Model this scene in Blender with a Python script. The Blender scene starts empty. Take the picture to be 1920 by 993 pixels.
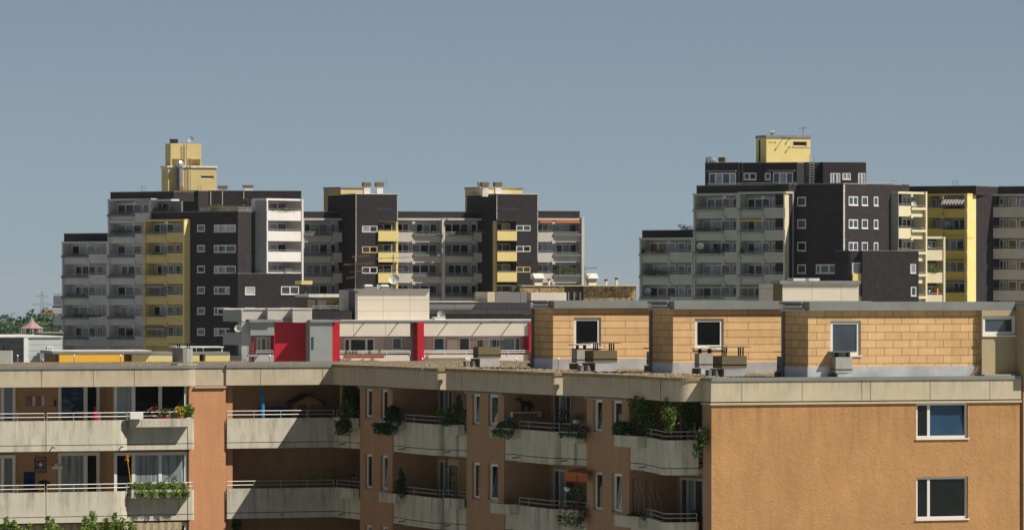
import bpy, math, random
from mathutils import Vector, Matrix

rad = math.radians
RND = random.Random(11)
SC = bpy.context.scene
COL = SC.collection

# ---------------------------------------------------------------- camera
F, CX, HY, HC, TH = 10000.0, 960.0, 540.0, 20.0, 23.0
cam_d = bpy.data.cameras.new("camera")
cam = bpy.data.objects.new("camera", cam_d)
COL.objects.link(cam)
cam.location = (0, 0, HC)
cam.rotation_euler = (rad(90), 0, 0)
cam_d.sensor_width = 36.0
cam_d.lens = F / 1920 * 36
cam_d.shift_y = (HY - 496.5) / 1920
cam_d.clip_start = 1.0
cam_d.clip_end = 60000
SC.camera = cam

# ---------------------------------------------------------------- sky, sun, exposure
SUN = Vector((.643, -.183, .743)).normalized()
W = bpy.data.worlds.new("World")
SC.world = W
W.use_nodes = True
nt = W.node_tree
bg = nt.nodes["Background"]
sky = nt.nodes.new("ShaderNodeTexSky")
sky.sky_type = 'NISHITA'
sky.sun_disc = False
sky.sun_elevation = math.asin(SUN.z)
sky.sun_rotation = math.atan2(SUN.x, SUN.y)
sky.altitude = 50
sky.air_density = 0.35
sky.dust_density = 0.15
sky.ozone_density = 4.0
hs = nt.nodes.new("ShaderNodeHueSaturation")
hs.inputs["Saturation"].default_value = 0.56
hs.inputs["Value"].default_value = 1.0
nt.links.new(sky.outputs[0], hs.inputs["Color"])
tint = nt.nodes.new("ShaderNodeMix")
tint.data_type = 'RGBA'
tint.blend_type = 'MULTIPLY'
tint.inputs[0].default_value = 1.0
tint.inputs[7].default_value = (.80, .865, .84, 1)
nt.links.new(hs.outputs[0], tint.inputs[6])
nt.links.new(tint.outputs[2], bg.inputs["Color"])
bg.inputs["Strength"].default_value = 0.052
sd = bpy.data.lights.new("sun", 'SUN')
sd.energy = 4.15
sd.angle = rad(.5)
sd.color = (1.0, .91, .78)
so = bpy.data.objects.new("sun", sd)
COL.objects.link(so)
so.location = SUN * 300
so.rotation_euler = (-SUN).to_track_quat('-Z', 'Y').to_euler()
SC.view_settings.view_transform = 'Standard'
SC.view_settings.look = 'None'
SC.view_settings.gamma = 1
SC.view_settings.exposure = 0.5
SC.view_settings.use_curve_mapping = False
SC.cycles.use_denoising = True
SC.cycles.max_bounces = 6
SC.cycles.diffuse_bounces = 3
SC.cycles.volume_bounces = 0

# ---------------------------------------------------------------- materials
def base(name, rough=.8, spec=.3):
    m = bpy.data.materials.new(name)
    m.use_nodes = True
    n = m.node_tree
    b = n.nodes["Principled BSDF"]
    b.inputs["Roughness"].default_value = rough
    b.inputs["Specular IOR Level"].default_value = spec
    return m, n, b

def coords(n, uv=True, scale=(1, 1, 1)):
    tc = n.nodes.new("ShaderNodeTexCoord")
    mp = n.nodes.new("ShaderNodeMapping")
    mp.inputs["Scale"].default_value = scale
    n.links.new(tc.outputs["UV" if uv else "Object"], mp.inputs["Vector"])
    return mp.outputs[0]

def mix(n, fac, a, b, blend='MIX'):
    x = n.nodes.new("ShaderNodeMix")
    x.data_type = 'RGBA'
    x.blend_type = blend
    for s, v in ((0, fac), (6, a), (7, b)):
        if hasattr(v, 'is_linked') or hasattr(v, 'links'):
            n.links.new(v, x.inputs[s])
        elif s == 0:
            x.inputs[0].default_value = v
        else:
            x.inputs[s].default_value = (*v[:3], 1)
    return x.outputs[2]

def noise(n, vec, scale, detail=4, rough=.6):
    t = n.nodes.new("ShaderNodeTexNoise")
    t.inputs["Scale"].default_value = scale
    t.inputs["Detail"].default_value = detail
    t.inputs["Roughness"].default_value = rough
    n.links.new(vec, t.inputs["Vector"])
    return t.outputs["Fac"]

def ramp(n, fac, p0, p1):
    r = n.nodes.new("ShaderNodeMapRange")
    r.inputs["From Min"].default_value = p0
    r.inputs["From Max"].default_value = p1
    n.links.new(fac, r.inputs["Value"])
    return r.outputs[0]

def bump(n, b, h, strength, dist=.02):
    bp = n.nodes.new("ShaderNodeBump")
    bp.inputs["Strength"].default_value = strength
    bp.inputs["Distance"].default_value = dist
    n.links.new(h, bp.inputs["Height"])
    n.links.new(bp.outputs[0], b.inputs["Normal"])

def sc3(c, k):
    return tuple(min(1, x * k) for x in c)

def plain(name, c, rough=.7, spec=.3, var=.12, scale=1.5, metal=0, uv=False):
    m, n, b = base(name, rough, spec)
    f = noise(n, coords(n, uv), scale)
    n.links.new(mix(n, ramp(n, f, .3, .7), sc3(c, 1 - var), sc3(c, 1 + var)), b.inputs["Base Color"])
    b.inputs["Metallic"].default_value = metal
    return m

def runoff(n, z0, z1, period=0.0):
    """vertical dirt runs hanging from an edge: strongest at height z1, gone at z0; optional storey period"""
    v = coords(n)
    sp = n.nodes.new("ShaderNodeSeparateXYZ")
    n.links.new(v, sp.inputs[0])
    h = sp.outputs[1]
    if period:
        a = n.nodes.new("ShaderNodeMath")
        a.operation = 'SUBTRACT'
        a.inputs[1].default_value = z1 - period * 20 + .001
        n.links.new(h, a.inputs[0])
        b_ = n.nodes.new("ShaderNodeMath")
        b_.operation = 'DIVIDE'
        b_.inputs[1].default_value = period
        n.links.new(a.outputs[0], b_.inputs[0])
        c_ = n.nodes.new("ShaderNodeMath")
        c_.operation = 'FRACT'
        n.links.new(b_.outputs[0], c_.inputs[0])
        f = ramp(n, c_.outputs[0], 1 - (z1 - z0) / period, 1.0)
    else:
        f = ramp(n, h, z0, z1)
    st = ramp(n, noise(n, coords(n, True, (2.4, .1, 1)), 2.0, 5, .75), .48, .72)
    m = n.nodes.new("ShaderNodeMath")
    m.operation = 'MULTIPLY'
    n.links.new(f, m.inputs[0])
    n.links.new(st, m.inputs[1])
    return m.outputs[0]

def scaled(n, fac, k):
    m = n.nodes.new("ShaderNodeMath")
    m.operation = 'MULTIPLY'
    m.inputs[1].default_value = k
    n.links.new(fac, m.inputs[0])
    return m.outputs[0]

def stucco(name, c, grain=.35, dist=.02, blotch=.1, run=None):
    m, n, b = base(name, .92, .15)
    v = coords(n)
    big = ramp(n, noise(n, v, .55, 5, .65), .3, .7)
    mid = ramp(n, noise(n, coords(n, True, (2.6, .35, 1)), 1.2, 6, .72), .42, .7)
    fine = noise(n, v, 9, 5, .7)
    c1 = mix(n, big, sc3(c, 1 - blotch), sc3(c, 1 + blotch))
    c2 = mix(n, mid, c1, mix(n, .5, c1, sc3(c, .75)))
    fl = ramp(n, noise(n, coords(n, True, (1, 1.6, 1)), 6, 4, .8), .58, .7)
    fk = n.nodes.new("ShaderNodeMath")
    fk.operation = 'MULTIPLY'
    fk.inputs[1].default_value = .75
    n.links.new(fl, fk.inputs[0])
    c2 = mix(n, fk.outputs[0], c2, sc3(c, .5))
    if run:
        c2 = mix(n, scaled(n, runoff(n, *run), .55), c2, sc3(c, .42))
    n.links.new(c2, b.inputs["Base Color"])
    vor = n.nodes.new("ShaderNodeTexNoise")
    vor.inputs["Scale"].default_value = 5.5
    vor.inputs["Detail"].default_value = 3
    vor.inputs["Distortion"].default_value = 1.0
    n.links.new(v, vor.inputs["Vector"])
    ad = n.nodes.new("ShaderNodeMath")
    ad.operation = 'MULTIPLY_ADD'
    ad.inputs[1].default_value = .55
    n.links.new(fine, ad.inputs[0])
    n.links.new(vor.outputs["Fac"], ad.inputs[2])
    bump(n, b, ad.outputs[0], grain, dist)
    return m

def concrete(name, c, stain=.5, dirt=(.12, .1, .07), seed=0.0, pt=.5, run=None):
    """weathered cast panel: soft mottling, vertical run-off streaks, scattered lichen specks"""
    m, n, b = base(name, .88, .2)
    v = coords(n)
    mp = coords(n, True, (1.1, .22, 1))
    big = ramp(n, noise(n, v, .8 + seed, 5, .6), .3, .7)
    st = ramp(n, noise(n, mp, 2.2, 6, .75), .5, .78)
    sp = ramp(n, noise(n, v, 14, 3, .8), .66, .78)
    spm = ramp(n, noise(n, v, .6, 2, .5), pt, pt + .16)
    a = mix(n, big, sc3(c, .9), sc3(c, 1.08))
    k = n.nodes.new("ShaderNodeMath")
    k.operation = 'MULTIPLY'
    k.inputs[1].default_value = stain
    n.links.new(st, k.inputs[0])
    a = mix(n, k.outputs[0], a, dirt)
    k2 = n.nodes.new("ShaderNodeMath")
    k2.operation = 'MULTIPLY'
    n.links.new(sp, k2.inputs[0])
    n.links.new(spm, k2.inputs[1])
    a = mix(n, k2.outputs[0], a, dirt)
    if run:
        a = mix(n, scaled(n, runoff(n, *run), .7), a, dirt)
    n.links.new(a, b.inputs["Base Color"])
    bump(n, b, noise(n, v, 20, 4, .6), .15, .005)
    return m

def tiles(name, c1, c2, cm, w, h, mort, off=.5, var=.12, rough=.7, dirty=0.0, spec=.3):
    m, n, b = base(name, rough, spec)
    v = coords(n)
    t = n.nodes.new("ShaderNodeTexBrick")
    t.offset = off
    t.inputs["Scale"].default_value = 1
    t.inputs["Brick Width"].default_value = w
    t.inputs["Row Height"].default_value = h
    t.inputs["Mortar Size"].default_value = mort
    t.inputs["Mortar Smooth"].default_value = .1
    t.inputs["Color1"].default_value = (*c1, 1)
    t.inputs["Color2"].default_value = (*c2, 1)
    t.inputs["Mortar"].default_value = (*cm, 1)
    n.links.new(v, t.inputs["Vector"])
    f = ramp(n, noise(n, v, 1.3, 5, .65), .3, .7)
    a = mix(n, f, sc3((1, 1, 1), 1 - var), (1, 1, 1))
    col = mix(n, 1.0, t.outputs["Color"], a, 'MULTIPLY')
    if dirty:
        st = ramp(n, noise(n, coords(n, True, (2.0, .3, 1)), 1.6, 5, .7), .5, .82)
        k = n.nodes.new("ShaderNodeMath")
        k.operation = 'MULTIPLY'
        k.inputs[1].default_value = dirty
        n.links.new(st, k.inputs[0])
        col = mix(n, k.outputs[0], col, sc3(c1, .35))
    n.links.new(col, b.inputs["Base Color"])
    iv = n.nodes.new("ShaderNodeMath")
    iv.operation = 'SUBTRACT'
    iv.inputs[0].default_value = 1
    n.links.new(t.outputs["Fac"], iv.inputs[1])
    bump(n, b, iv.outputs[0], .5, .012)
    return m

def gravel(name):
    m, n, b = base(name, .95, .1)
    v = coords(n, False)
    t = n.nodes.new("ShaderNodeTexVoronoi")
    t.inputs["Scale"].default_value = 9
    n.links.new(v, t.inputs["Vector"])
    r = n.nodes.new("ShaderNodeValToRGB")
    e = r.color_ramp.elements
    e[0].position, e[0].color = 0, (.06, .05, .035, 1)
    e[1].position, e[1].color = 1, (.4, .33, .23, 1)
    x = e.new(.5)
    x.color = (.18, .14, .09, 1)
    sp = n.nodes.new("ShaderNodeSeparateColor")
    n.links.new(t.outputs["Color"], sp.inputs[0])
    n.links.new(sp.outputs[0], r.inputs[0])
    n.links.new(r.outputs[0], b.inputs["Base Color"])
    bump(n, b, t.outputs["Distance"], -1.0, .06)
    return m

def pebbledash(name):
    m, n, b = base(name, .9, .2)
    v = coords(n)
    t = n.nodes.new("ShaderNodeTexVoronoi")
    t.inputs["Scale"].default_value = 4.5
    n.links.new(v, t.inputs["Vector"])
    sp = n.nodes.new("ShaderNodeSeparateColor")
    n.links.new(t.outputs["Color"], sp.inputs[0])
    n.links.new(mix(n, sp.outputs[0], (.16, .1, .045), (.46, .34, .19)), b.inputs["Base Color"])
    bump(n, b, noise(n, v, 8, 3), .6, .03)
    return m

def stripes(name, a, c, per, rough=.85):
    m, n, b = base(name, rough, .2)
    v = coords(n)
    s = n.nodes.new("ShaderNodeSeparateXYZ")
    n.links.new(v, s.inputs[0])
    k = n.nodes.new("ShaderNodeMath")
    k.operation = 'DIVIDE'
    k.inputs[1].default_value = per
    n.links.new(s.outputs[0], k.inputs[0])
    fr = n.nodes.new("ShaderNodeMath")
    fr.operation = 'FRACT'
    n.links.new(k.outputs[0], fr.inputs[0])
    g = n.nodes.new("ShaderNodeMath")
    g.operation = 'GREATER_THAN'
    g.inputs[1].default_value = .5
    n.links.new(fr.outputs[0], g.inputs[0])
    n.links.new(mix(n, g.outputs[0], a, c), b.inputs["Base Color"])
    return m

def glass(name, c, rough=.04, spec=.6, var=.3, folds=0.0):
    m, n, b = base(name, rough, spec)
    if folds:
        f = ramp(n, noise(n, coords(n, True, (9, .35, 1)), 1.4, 3, .5), .3, .7)
    else:
        f = ramp(n, noise(n, coords(n, True, (1, 1, 1)), .9, 4, .6), .3, .75)
    n.links.new(mix(n, f, sc3(c, 1 - var), sc3(c, 1 + var)), b.inputs["Base Color"])
    bump(n, b, noise(n, coords(n), 1.3, 2, .5), .35, .03)
    return m

def leafmat(name, c, var=.35, trans=.25):
    m, n, b = base(name, .6, .3)
    f = ramp(n, noise(n, coords(n, False), 2.3, 3, .6), .3, .7)
    n.links.new(mix(n, f, sc3(c, 1 - var), sc3(c, 1 + var)), b.inputs["Base Color"])
    if trans:
        o = n.nodes["Material Output"]
        tr = n.nodes.new("ShaderNodeBsdfTranslucent")
        tr.inputs["Color"].default_value = (*sc3(c, 1.4), 1)
        ms = n.nodes.new("ShaderNodeMixShader")
        ms.inputs[0].default_value = trans
        n.links.new(b.outputs[0], ms.inputs[1])
        n.links.new(tr.outputs[0], ms.inputs[2])
        n.links.new(ms.outputs[0], o.inputs["Surface"])
    return m

M = {}
M['stucco'] = stucco('orange_stucco', (.47, .262, .119), .6, .025, .12, (14.2, 16.15))
M['stucco_pier'] = stucco('salmon_stucco', (.58, .295, .155), .3, .012, .06)
M['stucco_soft'] = stucco('brown_stucco', (.42, .265, .165), .5, .02)  # orange stucco greyed, bluish shade put into the colour
M['beige_wall'] = stucco('beige_render', (.42, .345, .225), .15, .008, .06)
M['fascia'] = concrete('fascia_panel', (.52, .455, .34), .25, (.2, .165, .11), run=(16.3, 16.9))
M['panel'] = concrete('balcony_concrete', (.58, .555, .465), .75, (.16, .13, .085), run=(14.0, 14.87, 2.77))
M['panel_mossy'] = concrete('mossy_concrete', (.56, .54, .47), .8, (.09, .065, .025), .3, .42, (13.8, 14.87, 2.77))
M['coping'] = plain('zinc_coping', (.2, .22, .215), .5, .4, .12, 1.2)
M['coping_tan'] = plain('tan_coping', (.3, .22, .12), .7, .3, .25, .9)
M['stone_pale'] = plain('pale_pebble', (.4, .35, .27), .9, .1, .1)
M['stone_tan'] = plain('tan_pebble', (.25, .2, .13), .9, .1, .15)
M['stone_dark'] = plain('dark_pebble', (.1, .08, .055), .9, .1, .15)
M['zinc'] = plain('zinc_flashing', (.52, .54, .57), .42, .5, .2, 1.3, .35)
M['zinc_dull'] = plain('dull_zinc', (.16, .17, .18), .6, .4, .2, 1.0)
M['orange_tile'] = tiles('orange_slate_tile', (.78, .51, .255), (.66, .42, .2), (.11, .055, .03), .65, .268, .008, .5, .2, .75, .35)
M['orange_tile_long'] = tiles('long_orange_slate', (.80, .53, .27), (.70, .45, .22), (.1, .05, .03), 2.3, .268, .009, .37, .2, .75, .4)
M['gravel'] = gravel('roof_gravel')
M['white_frame'] = plain('white_window_frame', (.72, .72, .7), .4, .4, .04)
M['cream_frame'] = plain('cream_window_frame', (.55, .52, .42), .5, .4, .06)
M['yellow_frame'] = plain('yellow_window_frame', (.62, .47, .2), .5, .4, .06)
M['glass_dark'] = glass('dark_glass', (.008, .012, .013), .03, .35)
M['glass_blue'] = glass('blue_glass', (.02, .055, .11), .02, 1.0)  # blue sky reflection put into the glass colour
M['glass_curtain'] = glass('curtain_behind_glass', (.22, .26, .28), .1, .6, .55, 1)
M['glass_net'] = glass('net_curtain_behind_glass', (.27, .31, .36), .1, .5, .25, 1)
M['glass_mid'] = glass('grey_glass', (.045, .06, .08), .05, .7)
M['glass_pale'] = glass('pale_blind', (.45, .45, .46), .4, .3, .06)
M['glass_warm'] = glass('rosy_curtain_behind_glass', (.16, .09, .1), .15, .5, .3, 1)
M['chim_concrete'] = concrete('chimney_concrete', (.33, .3, .22), .5)
M['chim_grey'] = concrete('grey_chimney_concrete', (.36, .36, .34), .5)
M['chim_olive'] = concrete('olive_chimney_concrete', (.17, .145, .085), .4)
M['black_metal'] = plain('black_metal', (.02, .02, .022), .5, .4, .2)
M['rail_metal'] = plain('galvanised_rail', (.42, .415, .39), .45, .5, .1, 2, .3)
M['seam'] = plain('dark_joint', (.03, .028, .025), .9, .1, .1)
M['dark_tile'] = tiles('dark_brown_tile', (.055, .048, .050), (.047, .042, .045), (.032, .029, .035), .6, .3, .02, 0, .3, .85, 0, .08)
M['dark_trim'] = plain('black_edge_trim', (.02, .02, .025), .7, .2, .2)
M['joint_white'] = plain('pale_corner_joint', (.45, .43, .4), .8, .2, .35, 2.5)
M['lilac'] = plain('lilac_grey_render', (.54, .53, .56), .85, .2, .07, .6)  # shaded copy of the pale render, bluish shade put into the colour
M['lilac_dark'] = plain('slate_ledge', (.16, .18, .19), .85, .2, .1, .8)
M['pale'] = plain('pale_render', (.56, .53, .5), .85, .2, .05, .6)
M['white_panel'] = plain('white_render', (.66, .64, .63), .85, .2, .05, .6)
M['sage'] = plain('sage_grey_render', (.41, .44, .395), .85, .2, .07, .6)
M['sage_dark'] = plain('sage_ledge', (.27, .29, .25), .85, .2, .1, .8)
M['cream'] = plain('cream_render', (.64, .58, .40), .85, .2, .05, .6)
M['yellow'] = plain('yellow_render', (.64, .51, .24), .85, .2, .06, .6)  # yellow stack render, shade put into the duller colour
M['yellow_dark'] = plain('ochre_ledge', (.5, .4, .18), .85, .2, .06, .6)
M['lemon'] = plain('lemon_render', (.78, .64, .27), .85, .2, .05, .6)  # sunlit copy of the yellow render, light put into the colour
M['mustard'] = plain('mustard_render', (.68, .54, .13), .85, .2, .06, .6)  # yellow stack render with its olive shade put into the colour
M['grey_wall'] = plain('grey_render', (.31, .33, .335), .85, .2, .06, .5)
M['grey_light'] = plain('light_grey_render', (.42, .43, .43), .85, .2, .06, .5)
M['red'] = plain('red_panel', (.5, .012, .026), .55, .35, .08, .5)
M['pink'] = plain('pale_pink_render', (.72, .64, .56), .85, .2, .05, .5)
M['pink_wall'] = plain('pink_wall_render', (.62, .5, .46), .85, .2, .05, .5)
M['cream_tower'] = tiles('cream_panel_cladding', (.72, .65, .54), (.69, .625, .52), (.4, .35, .29), 2.36, .95, .02, 0, .07, .8)
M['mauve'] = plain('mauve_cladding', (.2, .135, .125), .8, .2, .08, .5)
M['orange_box'] = tiles('amber_panel', (.86, .49, .06), (.84, .47, .055), (.45, .25, .04), 4.2, 1.2, .02, 0, .05, .7)
M['pale_yellow'] = plain('pale_yellow_render', (.7, .6, .28), .85, .2, .05, .5)
M['roof_grey'] = plain('grey_roof_edge', (.24, .24, .25), .7, .3, .2, .8)
M['roof_white'] = plain('white_roof_edge', (.68, .67, .65), .6, .3, .2, 1.5)
M['band_grey'] = tiles('grey_concrete_panels', (.24, .23, .24), (.22, .21, .22), (.13, .13, .13), 2.6, 3, .04, 0, .1, .85)
M['pebble'] = pebbledash('pebbledash')
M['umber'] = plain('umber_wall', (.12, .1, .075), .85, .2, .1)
M['slate'] = tiles('slate_blue_boards', (.13, .16, .18), (.12, .15, .17), (.07, .08, .09), 12, .55, .03, 0, .1, .8)
M['ice'] = tiles('pale_blue_boards', (.50, .56, .57), (.48, .54, .55), (.3, .34, .36), 12, .45, .025, 0, .06, .8)
M['awning_or'] = plain('orange_awning', (.47, .13, .04), .8, .2, .1)
M['awning_striped'] = stripes('striped_awning', (.42, .4, .33), (.38, .27, .14), .3)
M['awning_grey'] = stripes('grey_striped_awning', (.5, .48, .44), (.16, .15, .15), .42)
M['awning_amber'] = plain('amber_awning', (.6, .4, .06), .8, .2, .1)
M['white_paint'] = plain('white_paint', (.75, .75, .73), .5, .3, .08, 2)
M['dish'] = plain('pale_dish', (.62, .62, .56), .5, .3, .05)
M['dish_grey'] = plain('grey_dish', (.36, .38, .4), .5, .3, .05)
M['wood'] = plain('reddish_wood', (.36, .16, .05), .7, .3, .25, 3)
M['wood_pale'] = plain('pale_board', (.36, .26, .12), .8, .2, .15, 2)
M['terracotta'] = plain('terracotta', (.36, .1, .05), .8, .2, .15, 3)
M['blue_cloth'] = plain('blue_cloth', (.03, .2, .45), .8, .2, .3, 3)
M['navy_cloth'] = plain('navy_cloth', (.015, .035, .13), .9, .1, .25, 3)
M['red_cloth'] = plain('red_cloth', (.3, .012, .035), .9, .1, .25, 3)
M['orange_cloth'] = plain('orange_cloth', (.85, .28, .02), .8, .2, .1, 3)
M['skin'] = plain('skin', (.52, .3, .21), .6, .3, .06)
M['pot_white'] = plain('white_pot', (.7, .7, .68), .5, .3, .06)
M['leaf_dark'] = leafmat('dark_leaf', (.042, .08, .022))
M['leaf_mid'] = leafmat('green_leaf', (.075, .14, .03))
M['leaf_light'] = leafmat('light_leaf', (.21, .3, .045))
M['leaf_conifer'] = leafmat('conifer_leaf', (.055, .1, .025), .35, .1)
M['leaf_juniper'] = leafmat('juniper_leaf', (.03, .068, .045), .3, .1)
M['leaf_far'] = leafmat('far_wood_leaf', (.06, .1, .055), .4, 0)
M['bark'] = plain('bark', (.09, .065, .045), .95, .1, .3, 4)
for nm, c in (('red', (.5, .02, .03)), ('pink', (.6, .06, .25)), ('purple', (.2, .06, .4)), ('yellow', (.7, .42, .03)), ('white', (.75, .72, .7)), ('orange', (.7, .2, .02))):
    M['fl_' + nm] = plain(nm + '_petals', c, .7, .2, .15, 5)
M['pavilion'] = plain('faded_pink_roofing', (.4, .24, .25), .8, .2, .1, .4)
M['crane_orange'] = plain('orange_crane_paint', (.4, .2, .08), .6, .3, .1)
M['steel'] = plain('grey_steel', (.2, .21, .22), .6, .4, .1)
M['rust'] = plain('rusty_metal', (.26, .12, .05), .8, .3, .3, 2)

# ---------------------------------------------------------------- geometry helpers
class Fr:
    """an upright working frame: x along a facade, y into the building, z up"""
    def __init__(s, ox, oy, deg):
        s.ox, s.oy, s.deg = ox, oy, deg
        s.c, s.s = math.cos(rad(deg)), math.sin(rad(deg))
    def pt(s, x, y, z):
        return Vector((s.ox + s.c * x - s.s * y, s.oy + s.s * x + s.c * y, z))
    def x_at(s, px, y=0.0):
        k = (px - CX) / F
        return (k * (s.oy + s.c * y) - s.ox + s.s * y) / (s.c - k * s.s)
    def y_at(s, px, x=0.0):
        k = (px - CX) / F
        return (k * (s.oy + s.s * x) - s.ox - s.c * x) / (-s.s - k * s.c)
    def depth(s, x, y=0.0):
        return s.oy + s.s * x + s.c * y
    def z_at(s, py, x=0.0, y=0.0):
        return HC - (py - HY) * s.depth(x, y) / F
    def sub(s, x, y, turn=0):
        p = s.pt(x, y, 0)
        return Fr(p.x, p.y, s.deg + turn)

def frame_at(px, D, deg):
    return Fr((px - CX) / F * D, D, deg)

def zf(py, D):
    return HC - (py - HY) * D / F

WORLD = Fr(0, 0, 0)

class MB:
    def __init__(s):
        s.v, s.f, s.m, s.uv = [], [], [], []
    def face(s, pts, mi=0, uvs=None):
        i = len(s.v)
        s.v += [Vector(p) for p in pts]
        s.f.append(tuple(range(i, i + len(pts))))
        s.m.append(mi)
        s.uv.append(uvs if uvs else [(p[0], p[2]) for p in pts])
        return s
    def box(s, fr, x0, x1, y0, y1, z0, z1, mi=0, skip=''):
        x0, x1 = min(x0, x1), max(x0, x1)
        y0, y1 = min(y0, y1), max(y0, y1)
        z0, z1 = min(z0, z1), max(z0, z1)
        P = lambda x, y, z: fr.pt(x, y, z)
        def q(c, k):
            s.face([P(*a) for a in c], mi, [(a[k[0]], a[k[1]]) for a in c])
        q([(x0, y0, z0), (x1, y0, z0), (x1, y0, z1), (x0, y0, z1)], (0, 2))
        q([(x1, y1, z0), (x0, y1, z0), (x0, y1, z1), (x1, y1, z1)], (0, 2))
        q([(x1, y0, z0), (x1, y1, z0), (x1, y1, z1), (x1, y0, z1)], (1, 2))
        q([(x0, y1, z0), (x0, y0, z0), (x0, y0, z1), (x0, y1, z1)], (1, 2))
        q([(x0, y0, z1), (x1, y0, z1), (x1, y1, z1), (x0, y1, z1)], (0, 1))
        q([(x0, y1, z0), (x1, y1, z0), (x1, y0, z0), (x0, y0, z0)], (0, 1))
        return s
    def prism(s, fr, poly, z0, z1, mi=0, mtop=None):
        n = len(poly)
        u = 0
        a = sum(poly[i][0] * poly[(i + 1) % n][1] - poly[(i + 1) % n][0] * poly[i][1] for i in range(n))
        if a < 0:
            poly = poly[::-1]
        for i in range(n):
            p, q = poly[i], poly[(i + 1) % n]
            L = math.hypot(q[0] - p[0], q[1] - p[1])
            s.face([fr.pt(*p, z0), fr.pt(*q, z0), fr.pt(*q, z1), fr.pt(*p, z1)], mi, [(u, z0), (u + L, z0), (u + L, z1), (u, z1)])
            u += L
        s.face([fr.pt(*p, z1) for p in poly], mi if mtop is None else mtop, [p for p in poly])
        s.face([fr.pt(*p, z0) for p in poly[::-1]], mi, [p for p in poly[::-1]])
        return s
    def ribbon(s, fr, path, th, z0, z1, mi=0):
        """a wall strip of thickness th (towards +y side) following a plan path"""
        n = len(path)
        nor = []
        for i in range(n):
            a, b = path[max(i - 1, 0)], path[min(i + 1, n - 1)]
            dx, dy = b[0] - a[0], b[1] - a[1]
            L = math.hypot(dx, dy) or 1
            nor.append((-dy / L, dx / L))
        inn = [(p[0] + k[0] * th, p[1] + k[1] * th) for p, k in zip(path, nor)]
        u = path[0][0]
        for i in range(n - 1):
            p, q, a, b = path[i], path[i + 1], inn[i], inn[i + 1]
            L = math.hypot(q[0] - p[0], q[1] - p[1])
            w = [(u, z0), (u + L, z0), (u + L, z1), (u, z1)]
            s.face([fr.pt(*p, z0), fr.pt(*q, z0), fr.pt(*q, z1), fr.pt(*p, z1)], mi, w)
            s.face([fr.pt(*b, z0), fr.pt(*a, z0), fr.pt(*a, z1), fr.pt(*b, z1)], mi, [w[1], w[0], w[3], w[2]])
            s.face([fr.pt(*p, z1), fr.pt(*q, z1), fr.pt(*b, z1), fr.pt(*a, z1)], mi, [p, q, b, a])
            s.face([fr.pt(*a, z0), fr.pt(*b, z0), fr.pt(*q, z0), fr.pt(*p, z0)], mi, [a, b, q, p])
            u += L
        for (p, a, flip) in ((path[0], inn[0], True), (path[-1], inn[-1], False)):
            r = [fr.pt(*p, z0), fr.pt(*a, z0), fr.pt(*a, z1), fr.pt(*p, z1)]
            s.face(r[::-1] if flip else r, mi, [(0, z0), (th, z0), (th, z1), (0, z1)])
        return s
    def tube(s, pts, r, n=6, mi=0, r1=None):
        pts = [Vector(p) for p in pts]
        m = len(pts)
        rings = []
        for i, p in enumerate(pts):
            d = (pts[min(i + 1, m - 1)] - pts[max(i - 1, 0)]).normalized()
            up = Vector((0, 0, 1)) if abs(d.z) < .9 else Vector((1, 0, 0))
            a = d.cross(up).normalized()
            b = d.cross(a)
            rr = r if r1 is None else r + (r1 - r) * i / (m - 1)
            rings.append([p + (a * math.cos(2 * math.pi * k / n) + b * math.sin(2 * math.pi * k / n)) * rr for k in range(n)])
        for i in range(m - 1):
            for k in range(n):
                k2 = (k + 1) % n
                s.face([rings[i][k2], rings[i][k], rings[i + 1][k], rings[i + 1][k2]], mi)
        s.face(rings[0], mi)
        s.face(rings[-1][::-1], mi)
        return s
    def lathe(s, c, prof, n=14, mi=0, axis=None):
        """profile of (radius, height) turned about an axis through c"""
        c = Vector(c)
        ax = (axis or Vector((0, 0, 1))).normalized()
        up = Vector((0, 0, 1)) if abs(ax.z) < .9 else Vector((1, 0, 0))
        a = ax.cross(up).normalized()
        b = ax.cross(a)
        R = [[c + ax * h + (a * math.cos(2 * math.pi * k / n) + b * math.sin(2 * math.pi * k / n)) * r for k in range(n)] for r, h in prof]
        for i in range(len(R) - 1):
            for k in range(n):
                k2 = (k + 1) % n
                s.face([R[i][k2], R[i][k], R[i + 1][k], R[i + 1][k2]], mi)
        return s
    def wall(s, fr, x0, x1, z0, z1, holes=(), y=0.0, rec=.15, mi=0, mr=None):
        """facade sheet with real openings and their reveals"""
        xs = sorted({x0, x1, *[h[0] for h in holes], *[h[1] for h in holes]})
        zs = sorted({z0, z1, *[h[2] for h in holes], *[h[3] for h in holes]})
        xs = [x for x in xs if x0 <= x <= x1]
        zs = [z for z in zs if z0 <= z <= z1]
        for i in range(len(xs) - 1):
            for j in range(len(zs) - 1):
                cx, cz = (xs[i] + xs[i + 1]) / 2, (zs[j] + zs[j + 1]) / 2
                if any(h[0] < cx < h[1] and h[2] < cz < h[3] for h in holes):
                    continue
                c = [(xs[i], zs[j]), (xs[i + 1], zs[j]), (xs[i + 1], zs[j + 1]), (xs[i], zs[j + 1])]
                s.face([fr.pt(a, y, b) for a, b in c], mi, c)
        mr = mi if mr is None else mr
        for (a, b, c, d) in holes:
            P = fr.pt
            y2 = y + rec
            s.face([P(a, y, c), P(a, y2, c), P(a, y2, d), P(a, y, d)], mr, [(0, c), (rec, c), (rec, d), (0, d)])
            s.face([P(b, y2, c), P(b, y, c), P(b, y, d), P(b, y2, d)], mr, [(rec, c), (0, c), (0, d), (rec, d)])
            s.face([P(a, y, d), P(a, y2, d), P(b, y2, d), P(b, y, d)], mr, [(a, 0), (a, rec), (b, rec), (b, 0)])
            s.face([P(a, y2, c), P(a, y, c), P(b, y, c), P(b, y2, c)], mr, [(a, rec), (a, 0), (b, 0), (b, rec)])
        return s
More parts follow.
